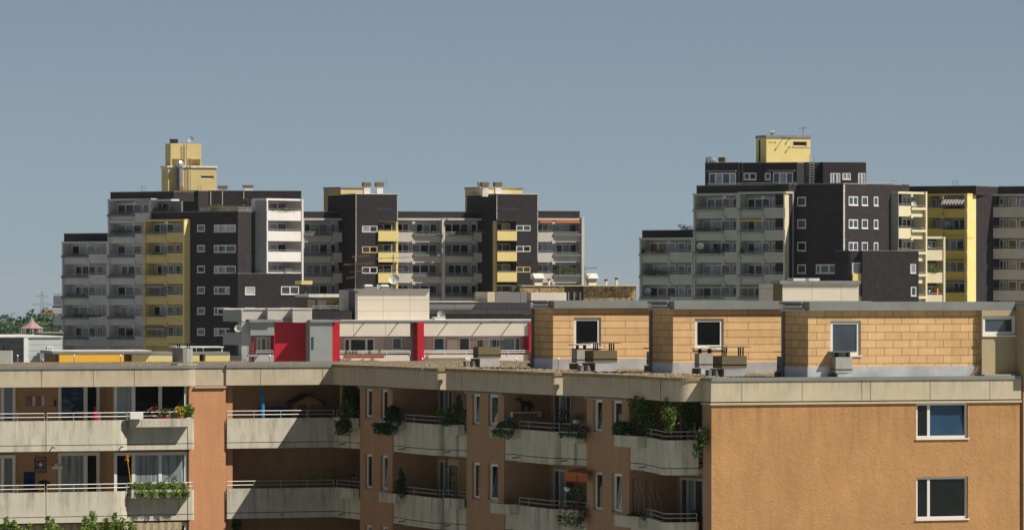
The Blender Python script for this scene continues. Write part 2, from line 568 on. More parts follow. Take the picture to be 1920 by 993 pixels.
    def leaves(s, c, r, n, size, mis=(0,), rnd=RND, fr=WORLD, shell=.35):
        c = Vector(c)
        for _ in range(n):
            while True:
                d = Vector((rnd.uniform(-1, 1), rnd.uniform(-1, 1), rnd.uniform(-1, 1)))
                if shell ** 2 < d.length_squared < 1:
                    break
            off = fr.pt(d.x * r[0], d.y * r[1], 0) - fr.pt(0, 0, 0)
            p = c + Vector((off.x, off.y, d.z * r[2]))
            a = Vector((rnd.gauss(0, 1), rnd.gauss(0, 1), rnd.gauss(0, 1))).normalized()
            b = a.orthogonal().normalized()
            q = size * rnd.uniform(.6, 1.3)
            w = a.cross(b) * q * .5
            b = b * q
            s.face([p - b * .5, p + w * .5 , p + b * .5, p - w * .5], rnd.choice(mis))
        return s
    def build(s, name, mats, parent=None, loc=None, smooth=False):
        if parent is not None:
            r = parent
            while r.parent:
                r = r.parent
            o0 = Vector(r.location)
        else:
            o0 = Vector(loc) if loc is not None else Vector((sum(v.x for v in s.v) / len(s.v), sum(v.y for v in s.v) / len(s.v), min(v.z for v in s.v)))
        me = bpy.data.meshes.new(name)
        me.from_pydata([tuple(v - o0) for v in s.v], [], s.f)
        ul = me.uv_layers.new(name="UVMap")
        flat = [c for u in s.uv for p in u for c in (p[0], p[1])]
        ul.data.foreach_set("uv", flat)
        if not isinstance(mats, (list, tuple)):
            mats = [mats]
        for x in mats:
            me.materials.append(M[x])
        me.polygons.foreach_set("material_index", s.m)
        if smooth:
            me.polygons.foreach_set("use_smooth", [True] * len(s.f))
        me.update()
        o = bpy.data.objects.new(name, me)
        COL.objects.link(o)
        if parent is not None:
            o.parent = parent
        else:
            o.location = o0
        return o

def tag(o, label=None, cat=None, group=None, kind=None):
    if label: o['label'] = label
    if cat: o['category'] = cat
    if group: o['group'] = group
    if kind: o['kind'] = kind
    return o

def thing(name, label, cat, loc, group=None):
    o = bpy.data.objects.new(name, None)
    COL.objects.link(o)
    o.location = loc
    return tag(o, label, cat, group)

def rooted(name, label, cat, fr, group=None):
    return thing(name, label, cat, (fr.ox, fr.oy, 0), group)

def box(root, name, m, fr, *d):
    return MB().box(fr, *d).build(name, m, root)

def window(root, fr, x0, x1, z0, z1, y, split=(), frame='white_frame', pane='glass_dark', fw=.06, sill=None, dp=.06, name='window', bars=(), tilt=None, rail=.0):
    """frame with its mullions, panes as a child; split gives mullion places as fractions; pane may be a list"""
    m = MB()
    m.box(fr, x0, x0 + fw, y, y + dp, z0, z1)
    m.box(fr, x1 - fw, x1, y, y + dp, z0, z1)
    m.box(fr, x0 + fw, x1 - fw, y, y + dp, z0, z0 + fw)
    m.box(fr, x0 + fw, x1 - fw, y, y + dp, z1 - fw, z1)
    ed = [x0 + fw]
    for t in split:
        c = x0 + (x1 - x0) * t
        m.box(fr, c - fw * .6, c + fw * .6, y + .002, y + dp, z0 + fw, z1 - fw)
        ed += [c - fw * .6, c + fw * .6]
    ed.append(x1 - fw)
    w = m.build(name, frame, root)
    p = MB()
    pl = pane if isinstance(pane, (list, tuple)) else [pane] * (len(ed) // 2)
    names = sorted(set(pl))
    for i in range(0, len(ed), 2):
        mi = names.index(pl[(i // 2) % len(pl)])
        if tilt == i // 2:
            a, b, c, d = ed[i] + .01, ed[i + 1] - .01, z0 + fw + .01, z1 - fw - .01
            sk = .12
            p.face([fr.pt(a, y + .03, c), fr.pt(b, y + .03, c), fr.pt(b, y + .03 + sk, d), fr.pt(a, y + .03 + sk, d)], mi, [(a, c), (b, c), (b, d), (a, d)])
            p.box(fr, a, b, y + .2, y + .21, c, d, mi)
        else:
            p.box(fr, ed[i], ed[i + 1], y + dp * .5, y + dp * .5 + .012, z0 + fw, z1 - fw, mi)
    p.build('pane', names, w)
    if sill:
        MB().box(fr, x0 - .04, x1 + .04, y - sill, y + .02, z0 - .05, z0 - .002).build('sill', frame if sill < .15 else 'zinc', w)
    return w

def railing(parent, pts, h0, hs, mat='rail_metal', r=.018, step=1.2):
    """pts plan-level Vectors at the base, horizontal rails at heights hs over h0, posts between"""
    m = MB()
    for h in hs:
        m.tube([Vector((p.x, p.y, h0 + h)) for p in pts], r, 5)
    top = max(hs)
    for a, b in zip(pts[:-1], pts[1:]):
        L = (b - a).length
        n = max(1, round(L / step))
        for i in range(n + 1):
            q = a + (b - a) * (i / n)
            m.tube([Vector((q.x, q.y, h0)), Vector((q.x, q.y, h0 + top))], r * .8, 5)
    return m.build('railing', mat, parent)

def arc(cx, cy, r, a0, a1, n=8):
    return [(cx + r * math.cos(rad(a0 + (a1 - a0) * i / n)), cy + r * math.sin(rad(a0 + (a1 - a0) * i / n))) for i in range(n + 1)]

def dish(label, c, r, face, mat='dish', arm=True, mast=0.0, group=None):
    """satellite dish: shallow bowl turned to face the vector, lnb arm, wall or mast bracket"""
    c = Vector(c)
    f = Vector(face).normalized()
    t = thing('satellite_dish', label, 'satellite dish', (c.x, c.y, c.z - mast - r * .5), group)
    prof = [(r * k, -r * .28 * (1 - k * k)) for k in (0.02, .3, .55, .8, 1)]
    m = MB().lathe(c, prof, 18, 0, f)
    m.lathe(c, [(r, 0), (r, -.03), (r * .5, -r * .25), (.02, -r * .31)], 18, 0, f)
    m.build('reflector', mat, t, smooth=True)
    side = f.cross(Vector((0, 0, 1))).normalized()
    foc = c + f * r * .8 - Vector((0, 0, 1)) * r * .35
    MB().tube([c - Vector((0, 0, 1)) * r * .95, foc], r * .03 + .008, 5).box(Fr(foc.x, foc.y, 0), -r * .09, r * .09, -r * .09, r * .09, foc.z - r * .1, foc.z + r * .1).build('receiver_arm', 'black_metal', t)
    b = c - f * r * .3
    MB().tube([b, Vector((b.x, b.y, c.z - r * .5 - mast))], .03 + r * .04, 6).build('mast', 'steel', t)
    return t

def mast_antenna(label, p, h, yagis, name='tv_antenna'):
    """thin mast with yagi booms; yagis: (height, left, right, tilt)"""
    p = Vector(p)
    t = thing(name, label, 'antenna', p)
    MB().tube([p, p + Vector((0, 0, h))], .045, 6).build('mast', 'steel', t)
    for (z, l, r, n) in yagis:
        m = MB()
        a, b = p + Vector((-l, .1, z)), p + Vector((r, -.1, z + .12))
        m.tube([a, b], .03, 5)
        for i in range(n):
            q = a + (b - a) * ((i + .5) / n)
            m.tube([q + Vector((.05, -.35, 0)), q + Vector((-.05, .35, 0))], .018, 4)
            m.tube([q + Vector((0, 0, -.12)), q + Vector((0, 0, .12))], .014, 4)
        m.build('boom', 'rust' if n > 5 else 'steel', t)
    return t

def plant(label, c, r, n, size, leaf=('leaf_mid', 'leaf_dark'), flowers=(), fn=0, fsize=.09, name='potted_plant', cat='plant', fr=WORLD, group=None, pot=None, trail=0.0, blobs=1, stem=False):
    """leafy clump made of separate leaves, optional blossom child and pot child"""
    c = Vector(c)
    n = int(n * 2.8)
    size *= .95
    t = thing(name, label, cat, (c.x, c.y, c.z - r[2]), group)
    rn = random.Random(hash(label) & 0xffff if False else sum(map(ord, label)))
    m = MB()
    for k in range(blobs):
        if blobs > 1:
            cc = c + Vector((rn.uniform(-.6, .6) * r[0] * fr.c, rn.uniform(-.6, .6) * r[0] * fr.s, rn.uniform(-.5, .5) * r[2]))
            rr = tuple(x * rn.uniform(.35, .65) for x in r)
        else:
            cc, rr = c, r
        m.leaves(cc, rr, n // blobs, size, range(len(leaf)), rn, fr, .2)
    if trail:
        for k in range(n):
            q = fr.pt(rn.uniform(-1, 1) * r[0], -r[1] * rn.uniform(.3, 1.1), 0) - fr.pt(0, 0, 0)
            m.leaves(c + Vector((q.x, q.y, -r[2] * .8 - rn.random() ** 2.5 * trail)), (.06, .06, .06), 1, size * .9, range(len(leaf)), rn, fr, 0)
    m.build('foliage', leaf, t)
    if flowers:
        m = MB()
        m.leaves(c - Vector((0, 0, trail * .25)), (r[0] * 1.02, r[1] * 1.1, r[2] * 1.05 + trail * .25), fn, fsize, range(len(flowers)), rn, fr, .55)
        m.build('blossom', ['fl_' + x for x in flowers], t)
    if stem:
        MB().tube([c - Vector((0, 0, r[2] + .25)), c], .025, 5).build('stem', 'bark', t)
    if pot:
        pr, ph, pm = pot
        MB().lathe(c - Vector((0, 0, r[2] * .9 + ph)), [(.01, 0), (pr * .7, 0), (pr, ph), (pr * .9, ph), (.01, ph * .9)], 12).build('pot', pm, t)
    return t

# ---------------------------------------------------------------- ground
def ground():
    m, n, b = base('grass_and_ground', .95, .1)
    v = coords(n, False)
    a = mix(n, ramp(n, noise(n, v, .012, 8, .7), .42, .6), (.24, .25, .2), (.38, .38, .37))
    n.links.new(a, b.inputs["Base Color"])
    M['ground'] = m
    g = MB()
    xs = [-9000, -2500, -600, -150, 150, 600, 2500, 9000]
    ys = [-400, 0, 250, 450, 700, 1200, 2500, 6000, 20000]
    Z = lambda y: -.0052 * max(0, y - 450)
    for i in range(len(xs) - 1):
        for j in range(len(ys) - 1):
            g.face([(xs[i], ys[j], Z(ys[j])), (xs[i + 1], ys[j], Z(ys[j])), (xs[i + 1], ys[j + 1], Z(ys[j + 1])), (xs[i], ys[j + 1], Z(ys[j + 1]))])
    tag(g.build('ground', 'ground', None, (0, 0, 0)), kind='structure')
ground()

hz = lambda h: HC - h
ST = 2.77
FM = frame_at(1334, 179.9, TH)                 # sunlit front facade, origin at its left corner
G = Fr(FM.ox, FM.oy, TH - 90)                  # shaded long facade, x runs towards the viewer
LF = G.x_at(628)
_c = G.pt(LF, 0, 0)
H = Fr(_c.x, _c.y, TH)                         # left wing facade, origin in the inner corner
B1 = rooted('apartment_building', 'nearest orange stuccoed apartment block with curved cream balconies and flat gravel roof', 'apartment building', FM)
XR = FM.x_at(1912)
ZFB, ZCT, ZC0 = hz(3.83), hz(3.02), hz(3.14)
ZROOF = hz(3.07)

# --- sunlit front
wx0, wx1 = FM.x_at(1718), FM.x_at(1815)
holes = [(wx0, wx1, hz(5.145 + ST * f), hz(3.7 + ST * f) if f else ZFB - .1) for f in range(6)]
MB().wall(FM, 0, XR, 0, ZFB - .03, holes, 0, .14).build('front_wall', 'stucco', B1)
for f, h in enumerate(holes[:4]):
    window(B1, FM, h[0], h[1], h[2], h[3], .07, (.255,), pane=['glass_dark', 'glass_blue' if f == 0 else 'glass_dark'], fw=.085, sill=.12, tilt=1 if f == 0 else None)
# corner pier facing left
MB().wall(G, G.x_at(1318), 0, 0, ZFB - .03).build('corner_pier', 'stucco_soft', B1)

# --- fascia and coping
def fascia(fr, path, name='fascia', cop='coping', z0=ZFB, seams=()):
    f = MB().ribbon(fr, path, .16 if path[0][1] != -.03 and path[-1][1] != -.03 else .025, z0, ZC0).build(name, 'fascia', B1)
    k = MB().ribbon(fr, off(path, .04), .3, ZC0, ZCT)
    k.build('coping', cop, f)
    if seams:
        s = MB()
        for x, y in seams:
            s.box(fr, x - .007, x + .007, y - .004, y + .01, z0 + .01, ZC0 - .01)
        s.build('joint', 'seam', f)
    return f

def off(path, d):
    n = len(path)
    r = []
    for i in range(n):
        a, b = path[max(i - 1, 0)], path[min(i + 1, n - 1)]
        L = math.hypot(b[0] - a[0], b[1] - a[1]) or 1
        r.append((path[i][0] + (b[1] - a[1]) / L * d, path[i][1] - (b[0] - a[0]) / L * d))
    return r

fascia(FM, [(-.04, .78), (-.04, .3), (-.04, -.02), (-.03, -.03), (.3, -.03), (XR - .3, -.03), (XR + .04, -.03)], seams=[(FM.x_at(p, -.03), -.03) for p in (1391, 1504, 1616, 1632, 1744, 1856)])
MB().ribbon(FM, [(-.06, .7), (-.06, -.06), (XR + .05, -.06)], .055, ZFB - .11, ZFB - .04).build('cornice', 'fascia', B1)

# --- shaded facade: three bays between window strips
X = lambda p, y=0.0: G.x_at(p, y)
strips = [(675, 736, [(684, 697), (713.6, 726.5)]), (875, 945, [(884.8, 899.7), (915, 933.6)]), (1100, 1180, [(1112, 1129), (1147, 1166)])]
for a, b, ws in strips:
    hs = []
    for f in range(6):
        for (p, q) in ws:
            hs.append((X(p), X(q), hz(5.07 + ST * f), (hz(3.72 + ST * f) if f else ZFB - .1)))
    MB().wall(G, X(a), X(b), 0, ZFB - .02, hs, 0, .13).build('window_strip_wall', 'stucco_soft', B1)
    for i, h in enumerate(hs[:6]):
        window(B1, G, h[0], h[1], h[2], h[3], .1, (), pane=RND.choice(['glass_mid', 'glass_curtain', 'glass_mid', 'glass_dark']), fw=.1, sill=.1, tilt=0 if i in (0, 3) else None)
    MB().box(G, X(a), X(b), -.1, -.01, ZFB - .1, ZFB - .03).build('cornice', 'coping', B1)

DP = 1.85
xm2, xm3 = X(818, -.42), X(1036, -.42)
GAP = .24  # gap added between fascia sections so sun reaches their rounded ends
xa2, xa3, xa4 = X(736), X(945), X(1180)
def bulge(x0, xs, xm, d=.44, r=.14, ya=-.12, end=.62):
    return [(x0, ya), (xs, ya), (xs + (xm - xs) * .55, ya - (d + ya) * .55), (xm - r, -d)] + arc(xm - r, -d + r, r, -90, 0, 7)[1:] + [(xm, end)]
fascia(G, bulge(LF - .05, xa2 - .5, xm2), cop='coping_tan', seams=[(X(p, -.12), -.12) for p in (664,)])
fascia(G, bulge(xm2 + GAP, xa3 - .5, xm3), cop='coping_tan', seams=[(X(p, -.12), -.12) for p in (866,)])
xc = X(1268, -1.0)
f4 = [(xm3 + GAP, -.12), (xa4 - .8, -.12), (xa4 + (xc - xa4) * .35, -.38), (xa4 + (xc - xa4) * .7, -.82), (xc - .55, -1.0)] + arc(xc - .55, -.45, .55, -90, 0, 9)[1:] + [(xc, .1)]
fascia(G, f4, cop='coping_tan', seams=[(X(1246, -.8), -.95)])

def loggia(fr, x0, x1, dp, yfront, ends=(True, True), nf=4, wallmat='stucco_soft'):
    m = MB()
    m.box(fr, x0 - .3, x1 + .3, dp, dp + .2, 0, ZFB)
    if ends[0]: m.box(fr, x0 - .18, x0 - .002, .002, dp, 0, ZFB)
    if ends[1]: m.box(fr, x1 + .002, x1 + .18, .002, dp, 0, ZFB)
    m.build('loggia_wall', wallmat, B1)
    s = MB()
    s.box(fr, x0, x1, .78, dp, ZFB + .03, ZFB + .25)
    for f in range(nf):
        z = hz(6.32 + ST * f)
        s.box(fr, x0 + .002, x1 - .002, yfront + .2, dp - .002, z + .04, z + .24)
    s.build('balcony_floor', 'fascia', B1)

def panel2(m, fr, path, zb, zg, zt, th=.14, mi=0):
    m.ribbon(fr, path, th, zb, zg - .013, mi)
    m.ribbon(fr, path, th, zg + .013, zt, mi)
    m.ribbon(fr, off(path, -.02), th - .04, zg - .02, zg + .02, 1)

def levels(f):
    return hz(6.32 + ST * f), hz(6.09 + ST * f), hz(5.14 + ST * f)

def rail_from(parent, fr, path, zt):
    railing(parent, [fr.pt(x, y, 0) for x, y in path], zt - .02, (.16, .31), step=1.1)

def spout(parent, fr, x, y, z):
    a = fr.pt(x, y + .05, z)
    MB().tube([a, fr.pt(x, y - .28, z - .03)], .03, 6).build('drain_spout', 'steel', parent)

for bi, (pa, p0, pm, p1, pb) in enumerate([(736, 757, 818, 855, 875), (945, 971, 1036, 1076, 1100)]):
    xa, xb, xm = X(pa), X(pb), X(pm, -.42)
    xs, xe = X(p0, -.2), X(p1, -.05)
    loggia(G, xa, xb, DP, -.05)
    for f in range(3):
        zb, zg, zt = levels(f)
        m = MB()
        panel2(m, G, [(xa + .01, .04), (xs - .01, .04)], zb, zg, zt)
        p1_ = [(xs, -.2), (xs + (xm - xs) * .55, -.33), (xm - .22, -.42)] + arc(xm - .22, -.2, .22, -90, 0, 7)[1:] + [(xm, .02)]
        panel2(m, G, p1_, zb, zg, zt)
        p2_ = [(xm + .03, -.12), (xm + .06, -.13), (xe, -.05)]
        panel2(m, G, p2_, zb, zg, zt)
        panel2(m, G, [(xe + .01, .05), (xb - .01, .05)], zb, zg, zt)
        bal = m.build('balcony', ['panel_mossy' if f else 'panel', 'seam'], B1)
        pl = MB().box(G, xa + .02, xs + .1, -.58, -.21, zt - .34, zt + .03)
        pl.build('planter_box', 'panel_mossy' if f else 'panel', bal)
        MB().box(G, xe - .35, xb - .03, -.36, -.08, zt - .36, zt + .03).build('planter_box', 'panel_mossy' if f else 'panel', bal)
        rail_from(bal, G, off(p1_[:4], -.07) + [(xm - .1, -.1)], zt)
        rail_from(bal, G, off(p2_ + [(xb - .05, -.05)], -.07), zt)
        spout(bal, G, xs + .15, -.2, zg - .06)
        spout(bal, G, xe - .5, -.08, zg - .06)
        # window wall at the back, near half
        wa, wb = (X(826, DP), X(852, DP)) if bi == 0 else (X(1041, DP), X(1074, DP))
        window(B1, G, wa, wb, zb + .3, zb + 2.45, DP - .07, (.34, .68), 'cream_frame', ['glass_mid', 'glass_curtain', 'glass_mid'], .09, name='balcony_window')

# bay at the near corner: balcony sweeps round to the front
xa, xb = X(1180), X(1318)
loggia(G, xa, xb, DP, -.1)
s = MB()
xcb = X(1250, -1.25)
for f in range(3):
    zb, zg, zt = levels(f)
    xs = X(1209, -.22)
    m = MB()
    panel2(m, G, [(xa + .01, .04), (xs - .01, .04)], zb, zg, zt)
    pth = [(xs, -.22), (xs + (xcb - xs) * .4, -.6), (xs + (xcb - xs) * .78, -1.1), (xcb - .4, -1.25)] + arc(xcb - .4, -.85, .4, -90, 0, 8)[1:] + [(xcb, -.4), (xcb, -.06)]
    panel2(m, G, pth, zb, zg, zt)
    bal = m.build('balcony', ['panel', 'seam'], B1)
    MB().prism(G, [(xs + .2, .3)] + off(pth, -.1) + [(xcb - .1, .3)], zb + .05, zb + .2).build('floor', 'fascia', bal)
    MB().box(G, xa + .02, xs + .25, -.58, -.23, zt - .36, zt + .03).build('planter_box', 'panel', bal)
    rail_from(bal, G, off(pth, -.07)[:4] + [(xcb - .12, -1.0), (xcb - .08, -.1)], zt)
    spout(bal, G, xs + .3, -.3, zg - .06)
    window(B1, G, X(1279, DP), X(1322, DP), zb + .3, zb + 2.5, DP - .07, (.3, .62), 'cream_frame', ['glass_mid', 'glass_curtain', 'glass_mid'], .09, name='balcony_window')

# corner bay next to the left wing
xa, xb = LF, X(675)
m = MB()
m.box(G, LF - 2.1, xb + .3, DP, DP + .2, 0, ZFB)
m.box(G, xb + .002, xb + .18, .002, DP, 0, ZFB)
m.build('loggia_wall', 'stucco_soft', B1)
for f in range(3):
    zb, zg, zt = levels(f)
    xq = X(655, .0)
    m = MB()
    panel2(m, G, [(LF + .02, -.03), (xq, -.03)], zb, zg, zt)
    panel2(m, G, [(xq + .01, .03), (xb - .01, .03)], zb, zg, zt)
    bal = m.build('balcony', ['panel', 'seam'], B1)
    MB().box(G, xq - .8, xb - .02, -.3, -.04, zt - .36, zt + .03).build('planter_box', 'panel', bal)
    MB().box(G, LF + .002, xb - .002, .1, DP - .002, zb + .04, zb + .24).build('floor', 'fascia', bal)
    rail_from(bal, G, [(LF + .05, .05), (xb - .05, .05)], zt)
    spout(bal, G, xq - .4, -.03, zg - .06)
MB().box(G, LF - 1.9, xb, .1, DP, ZFB + .03, ZFB + .25).build('balcony_ceiling', 'fascia', B1)

# --- left wing
hx = lambda p, y=0.0: H.x_at(p, y)
YB = 1.9
# pier
MB().wall(H, hx(355), hx(423), 0, ZFB).build('pier', 'stucco_pier', B1)
MB().wall(H, hx(422.5), hx(436, .3), 0, ZFB, y=.3).build('pier_return', 'stucco_pier', B1)
m = MB()
m.box(H, hx(436, .3) - .2, hx(436, .3), .302, YB, 0, ZFB)
m.box(H, hx(355) - .02, hx(355) + .002, .002, 1.2, 0, ZFB)
m.box(H, hx(436, .3) - .2, 2.1, YB, YB + .2, 0, ZFB)
m.build('loggia_wall', 'stucco_soft', B1)
# mid bay balconies
for f in range(3):
    zb, zg, zt = levels(f)
    a, b = hx(426, -.08), -.03
    m = MB()
    pth = [(a, -.08), (a + (b - a) * .5, -.1), (b, -.08)]
    panel2(m, H, pth, zb, zg, zt)
    bal = m.build('balcony', ['panel_mossy' if f == 1 else 'panel', 'seam'], B1)
    MB().box(H, a + .1, 1.85, .06, YB - .002, zb + .04, zb + .24).build('floor', 'fascia', bal)
    rail_from(bal, H, [(a + .02, -.02), (b - .03, -.02)], zt)
    spout(bal, H, hx(525), -.08, zg - .07)
MB().box(H, hx(424), 1.9, .05, YB, ZFB + .03, ZFB + .25).build('balcony_ceiling', 'fascia', B1)
fascia(H, [(hx(424, -.1), -.1), (hx(520, -.1), -.1), (.0, -.1)], seams=[(hx(488, -.1), -.1), (hx(605, -.1), -.1)])
fascia(H, [(hx(366, -.03), -.03), (hx(395), -.03), (hx(423, -.03) - .012, -.03)])
MB().box(H, hx(364), hx(423), -.08, -.002, ZFB - .1, ZFB - .03).build('cornice', 'fascia', B1)
# left bay
XL = -19.0
YP = -.9
e = hx(365, -.4)
fp = [(XL, YP), (hx(200, YP), YP), (e - .55, YP)] + arc(e - .5, YP + .5, .5, -90, 0, 8) + [(e, 0)]
fascia(H, fp, seams=[(hx(p, YP), YP) for p in (78, 175, 252)])
xq, xw = hx(195, 1.1), hx(213, .1)
m = MB()
m.wall(H, XL, xq + .02, 0, ZFB, y=1.1)
m.box(H, xw - .02, hx(352), .16, .3, 0, ZFB)
m.build('loggia_wall', 'stucco_soft', B1)
m = MB()
m.prism(H, [(xq, 1.1), (xw, .16), (xw + .1, .4), (xq + .1, 1.3)], 0, ZFB)
m.build('loggia_wall_return', 'stucco_soft', B1)
MB().box(H, XL, hx(352), YP + .2, 1.3, ZFB + .03, ZFB + .25).build('balcony_ceiling', 'fascia', B1)
for f in range(3):
    zb, zg, zt = levels(f)
    m = MB()
    x1, x2, x3, x4, x5 = XL, hx(86.5, YP), hx(239, YP + .3), hx(352, -.45), hx(365, -.45)
    panel2(m, H, [(x1, YP), (x2 - .02, YP)], zb, zg, zt)
    p1_ = [(x2 + .01, YP), (x3 - .7, YP), (x3 - .35, YP + .06), (x3 - .03, YP + .28)]
    panel2(m, H, p1_, zb, zg, zt)
    panel2(m, H, [(x3, -.45), (x4 - .02, -.45)], zb, zg, zt)
    panel2(m, H, [(x4 + .01, -.46), (x5 - .1, -.46), (x5 - .02, -.42), (x5, -.3), (x5, -.002)], zb, zg, zt)
    bal = m.build('balcony', ['panel', 'seam'], B1)
    MB().box(H, x3 + .08, x4 - .0, -.86, -.47, zt - .28, zt + .04).build('planter_box', 'panel_mossy', bal)
    MB().box(H, x1, x5 - .2, -.3, 1.09, zb + .04, zb + .24).build('floor', 'fascia', bal)
    rail_from(bal, H, [(x1, YP + .06), (x2 - .05, YP + .06)], zt)
    rail_from(bal, H, [(x2 + .05, YP + .06), (x3 - .08, YP + .2)], zt)
    rail_from(bal, H, [(x3 + .05, -.4), (x5 - .06, -.4)], zt)
    spout(bal, H, hx(98, YP), YP, zg - .06)
    spout(bal, H, hx(226, YP + .15), YP + .12, zg - .06)
    # windows and doors
    zs = zb + .24
    pn = [('glass_blue', 'glass_blue', 'glass_dark', 'glass_blue', 'glass_dark', 'glass_dark'), ('glass_dark', 'glass_mid', 'glass_curtain', 'glass_dark', 'glass_curtain', 'glass_curtain'), ('glass_mid',) * 6][f]
    window(B1, H, hx(-20, 1.03), hx(29, 1.03), zs + .8, zs + 2.35, 1.03, (.5,), 'white_frame', pn[0:2], .12)
    window(B1, H, hx(109, 1.03), hx(187, 1.03), zs + .7, zs + 2.42, 1.03, (.66,), 'white_frame', pn[2:4] if f else ['glass_blue', 'glass_dark'], .13)
    window(B1, H, hx(214, .09), hx(351, .09), zs + .05, zs + 2.42, .09, (.265, .63), 'white_frame', ['glass_net' if f == 0 else 'glass_dark', pn[4], pn[5]], .12, name='balcony_window')
# lower awnings
for (p, q) in ((22, 170), (203, 341)):
    m = MB()
    z = hz(9.13)
    a, b = hx(p, -.45), hx(q, -.45)
    n = 14
    m.face([H.pt(a, .05, z), H.pt(b, .05, z), H.pt(b, -.45, z - .04), H.pt(a, -.45, z - .04)], 0, [(a, 0), (b, 0), (b, 1), (a, 1)])
    for i in range(n):
        u, w = a + (b - a) * i / n, a + (b - a) * (i + 1) / n
        pts = [(u, 0), (w, 0)] + [(w - (w - u) * k / 4, -.26 - .09 * math.sin(math.pi * k / 4)) for k in range(5)]
        m.face([H.pt(x, -.45, z - .04 + d) for x, d in pts][::-1], 0, [(x, d) for x, d in pts][::-1])
    m.build('awning', 'awning_striped', B1)

# --- roof
m = MB()
m.prism(G, [(LF, .1), (xm2 - .17, .1), (xm2 - .17, .75), (xm2 + .65, .75), (xm2 + .65, .1), (xm3 - .17, .1), (xm3 - .17, .75), (xm3 + .65, .75), (xm3 + .65, .1), (-.1, .1), (-.1, 11.9), (LF, 11.9)], ZROOF - .3, ZROOF)  # roof notches added to let sunlight onto the fascia ends
m.prism(H, [(XL, .1), (11.9, .1), (11.9, 11), (XL, 11)], ZROOF - .3, ZROOF)
m.build('gravel_roof', 'gravel', B1)
m = MB()
m.box(H, XL, hx(640), 10.8, 11.2, 0, ZCT - .02)
m.box(G, LF - 11, 0, 11.9, 12.1, 0, ZROOF)
m.box(H, XL - .2, XL, -.9, 11, 0, ZFB)
m.build('rear_wall', 'stucco_soft', B1)
m = MB()
for p in range(26, 640, 6):
    q = H.pt(hx(p), .35, ZROOF)
    m.tube([q, q + Vector((0, 0, .22))], .006, 3)
m.build('bird_spike_strip', 'steel', B1)

def pebbles():
    rn = random.Random(8)
    m = MB()
    oct_ = [Vector(v) for v in ((1, 0, 0), (0, 1, 0), (-1, 0, 0), (0, -1, 0), (0, 0, 1))]
    for k in range(17000):
        if k < 15500:
            x, y = rn.uniform(LF, -.2), .45 + 8 * rn.random() ** 1.6
            if 3.85 < y and x > -26: continue
            q = G.pt(x, y, ZROOF)
        else:
            q = H.pt(rn.uniform(-14, 0), rn.uniform(.4, 2.5), ZROOF)
        r = rn.uniform(.022, .05)
        a = rn.uniform(0, 6.3)
        c, s_ = math.cos(a), math.sin(a)
        vs = [q + Vector((v.x * c - v.y * s_, v.x * s_ + v.y * c, v.z * .8 + .1)) * r if 0 else q + Vector(((v.x * c - v.y * s_) * r, (v.x * s_ + v.y * c) * r * .8, v.z * r)) for v in oct_]
        mi = rn.choice((0, 0, 1, 1, 2))
        for i in range(4):
            m.face([vs[i], vs[(i + 1) % 4], vs[4]], mi)
    o = m.build('gravel_stones', ['stone_pale', 'stone_tan', 'stone_dark'], B1)
    tag(o, kind='stuff')
pebbles()

# --- rooftop storey
PX = 3.9
PH = B1
lys = [FM.y_at(p, PX) for p in (1515, 1262, 1037)]
ztl, zev, zet = hz(2.68), hz(.76), hz(.47)
wins = [((1557, 1614), (601, 666)), ((1303, 1357), (597, 653)), ((1076, 1127), (595, 650))]
for i, ly in enumerate(lys):
    (pa, pb), (ya, yb) = wins[i]
    a, b = FM.x_at(pa, ly), FM.x_at(pb, ly)
    D = FM.depth(a, ly)
    h = (a, b, zf(yb, D), zf(ya, D))
    xr = FM.x_at(1842, ly) if i == 0 else XR - .2
    MB().wall(FM, PX, xr, ztl, zev, [h], ly, .12).build('rooftop_wall', 'orange_tile' if i == 0 else 'orange_tile_long', B1)
    window(B1, FM, *h, ly + .06, (), pane='glass_mid' if i == 0 else 'glass_dark', fw=.12, sill=.1, name='rooftop_window')
    S_ = Fr(*FM.pt(PX, ly, 0).to_2d(), TH - 90)
    m = MB()
    m.wall(S_, -1.95, 0, ztl, zet - .09)
    m.box(S_, -2.0, -1.952, .0, 5.4, ZROOF, zev - .1)
    m.build('rooftop_side_wall', 'orange_tile', B1)
    m = MB()
    m.box(FM, PX - .03, xr, ly - .03, ly + .05, ZROOF - .05, ztl)
    m.box(S_, -1.98, .0, -.04, .05, ZROOF - .05, ztl - .002)
    m.build('flashing', 'zinc', B1)
    # deep part behind, up to the next block
    nx = lys[i + 1] if i < 2 else ly + 9
    if i < 2:
        MB().wall(Fr(*FM.pt(9.5, ly, 0).to_2d(), TH - 90), -(nx - ly), -1.9, ZROOF, zev - .1).build('rooftop_side_wall', 'orange_tile', B1)
    # eaves
    m = MB()
    m.box(FM, PX - .02, XR + .03, ly - .16, ly + .1, zev, zet)
    m.box(FM, PX - .02, XR + .03, ly + .1, ly + 2.2, zet - .09, zet)
    m.box(FM, PX - .12, PX - .022, ly + .3, ly + 1.9, zet - .06, zet - .002)
    m.build('roof_edge', 'coping', B1)
    q = MB()
    q.box(FM, PX - .16, PX - .03, ly + .25, ly + 1.85, zet - .2, zet - .13)
    q.tube([FM.pt(PX - .1, ly + .1, zev + .02), FM.pt(PX - .1, ly + 1.95, zev + .02)], .05, 6)
    q.build('gutter', 'zinc', B1)
    m = MB()
    m.tube([FM.pt(PX - .06, ly + 1.85, zev), FM.pt(PX - .06, ly + 1.85, ZROOF)], .06, 6)
    m.build('downpipe', 'steel', B1)
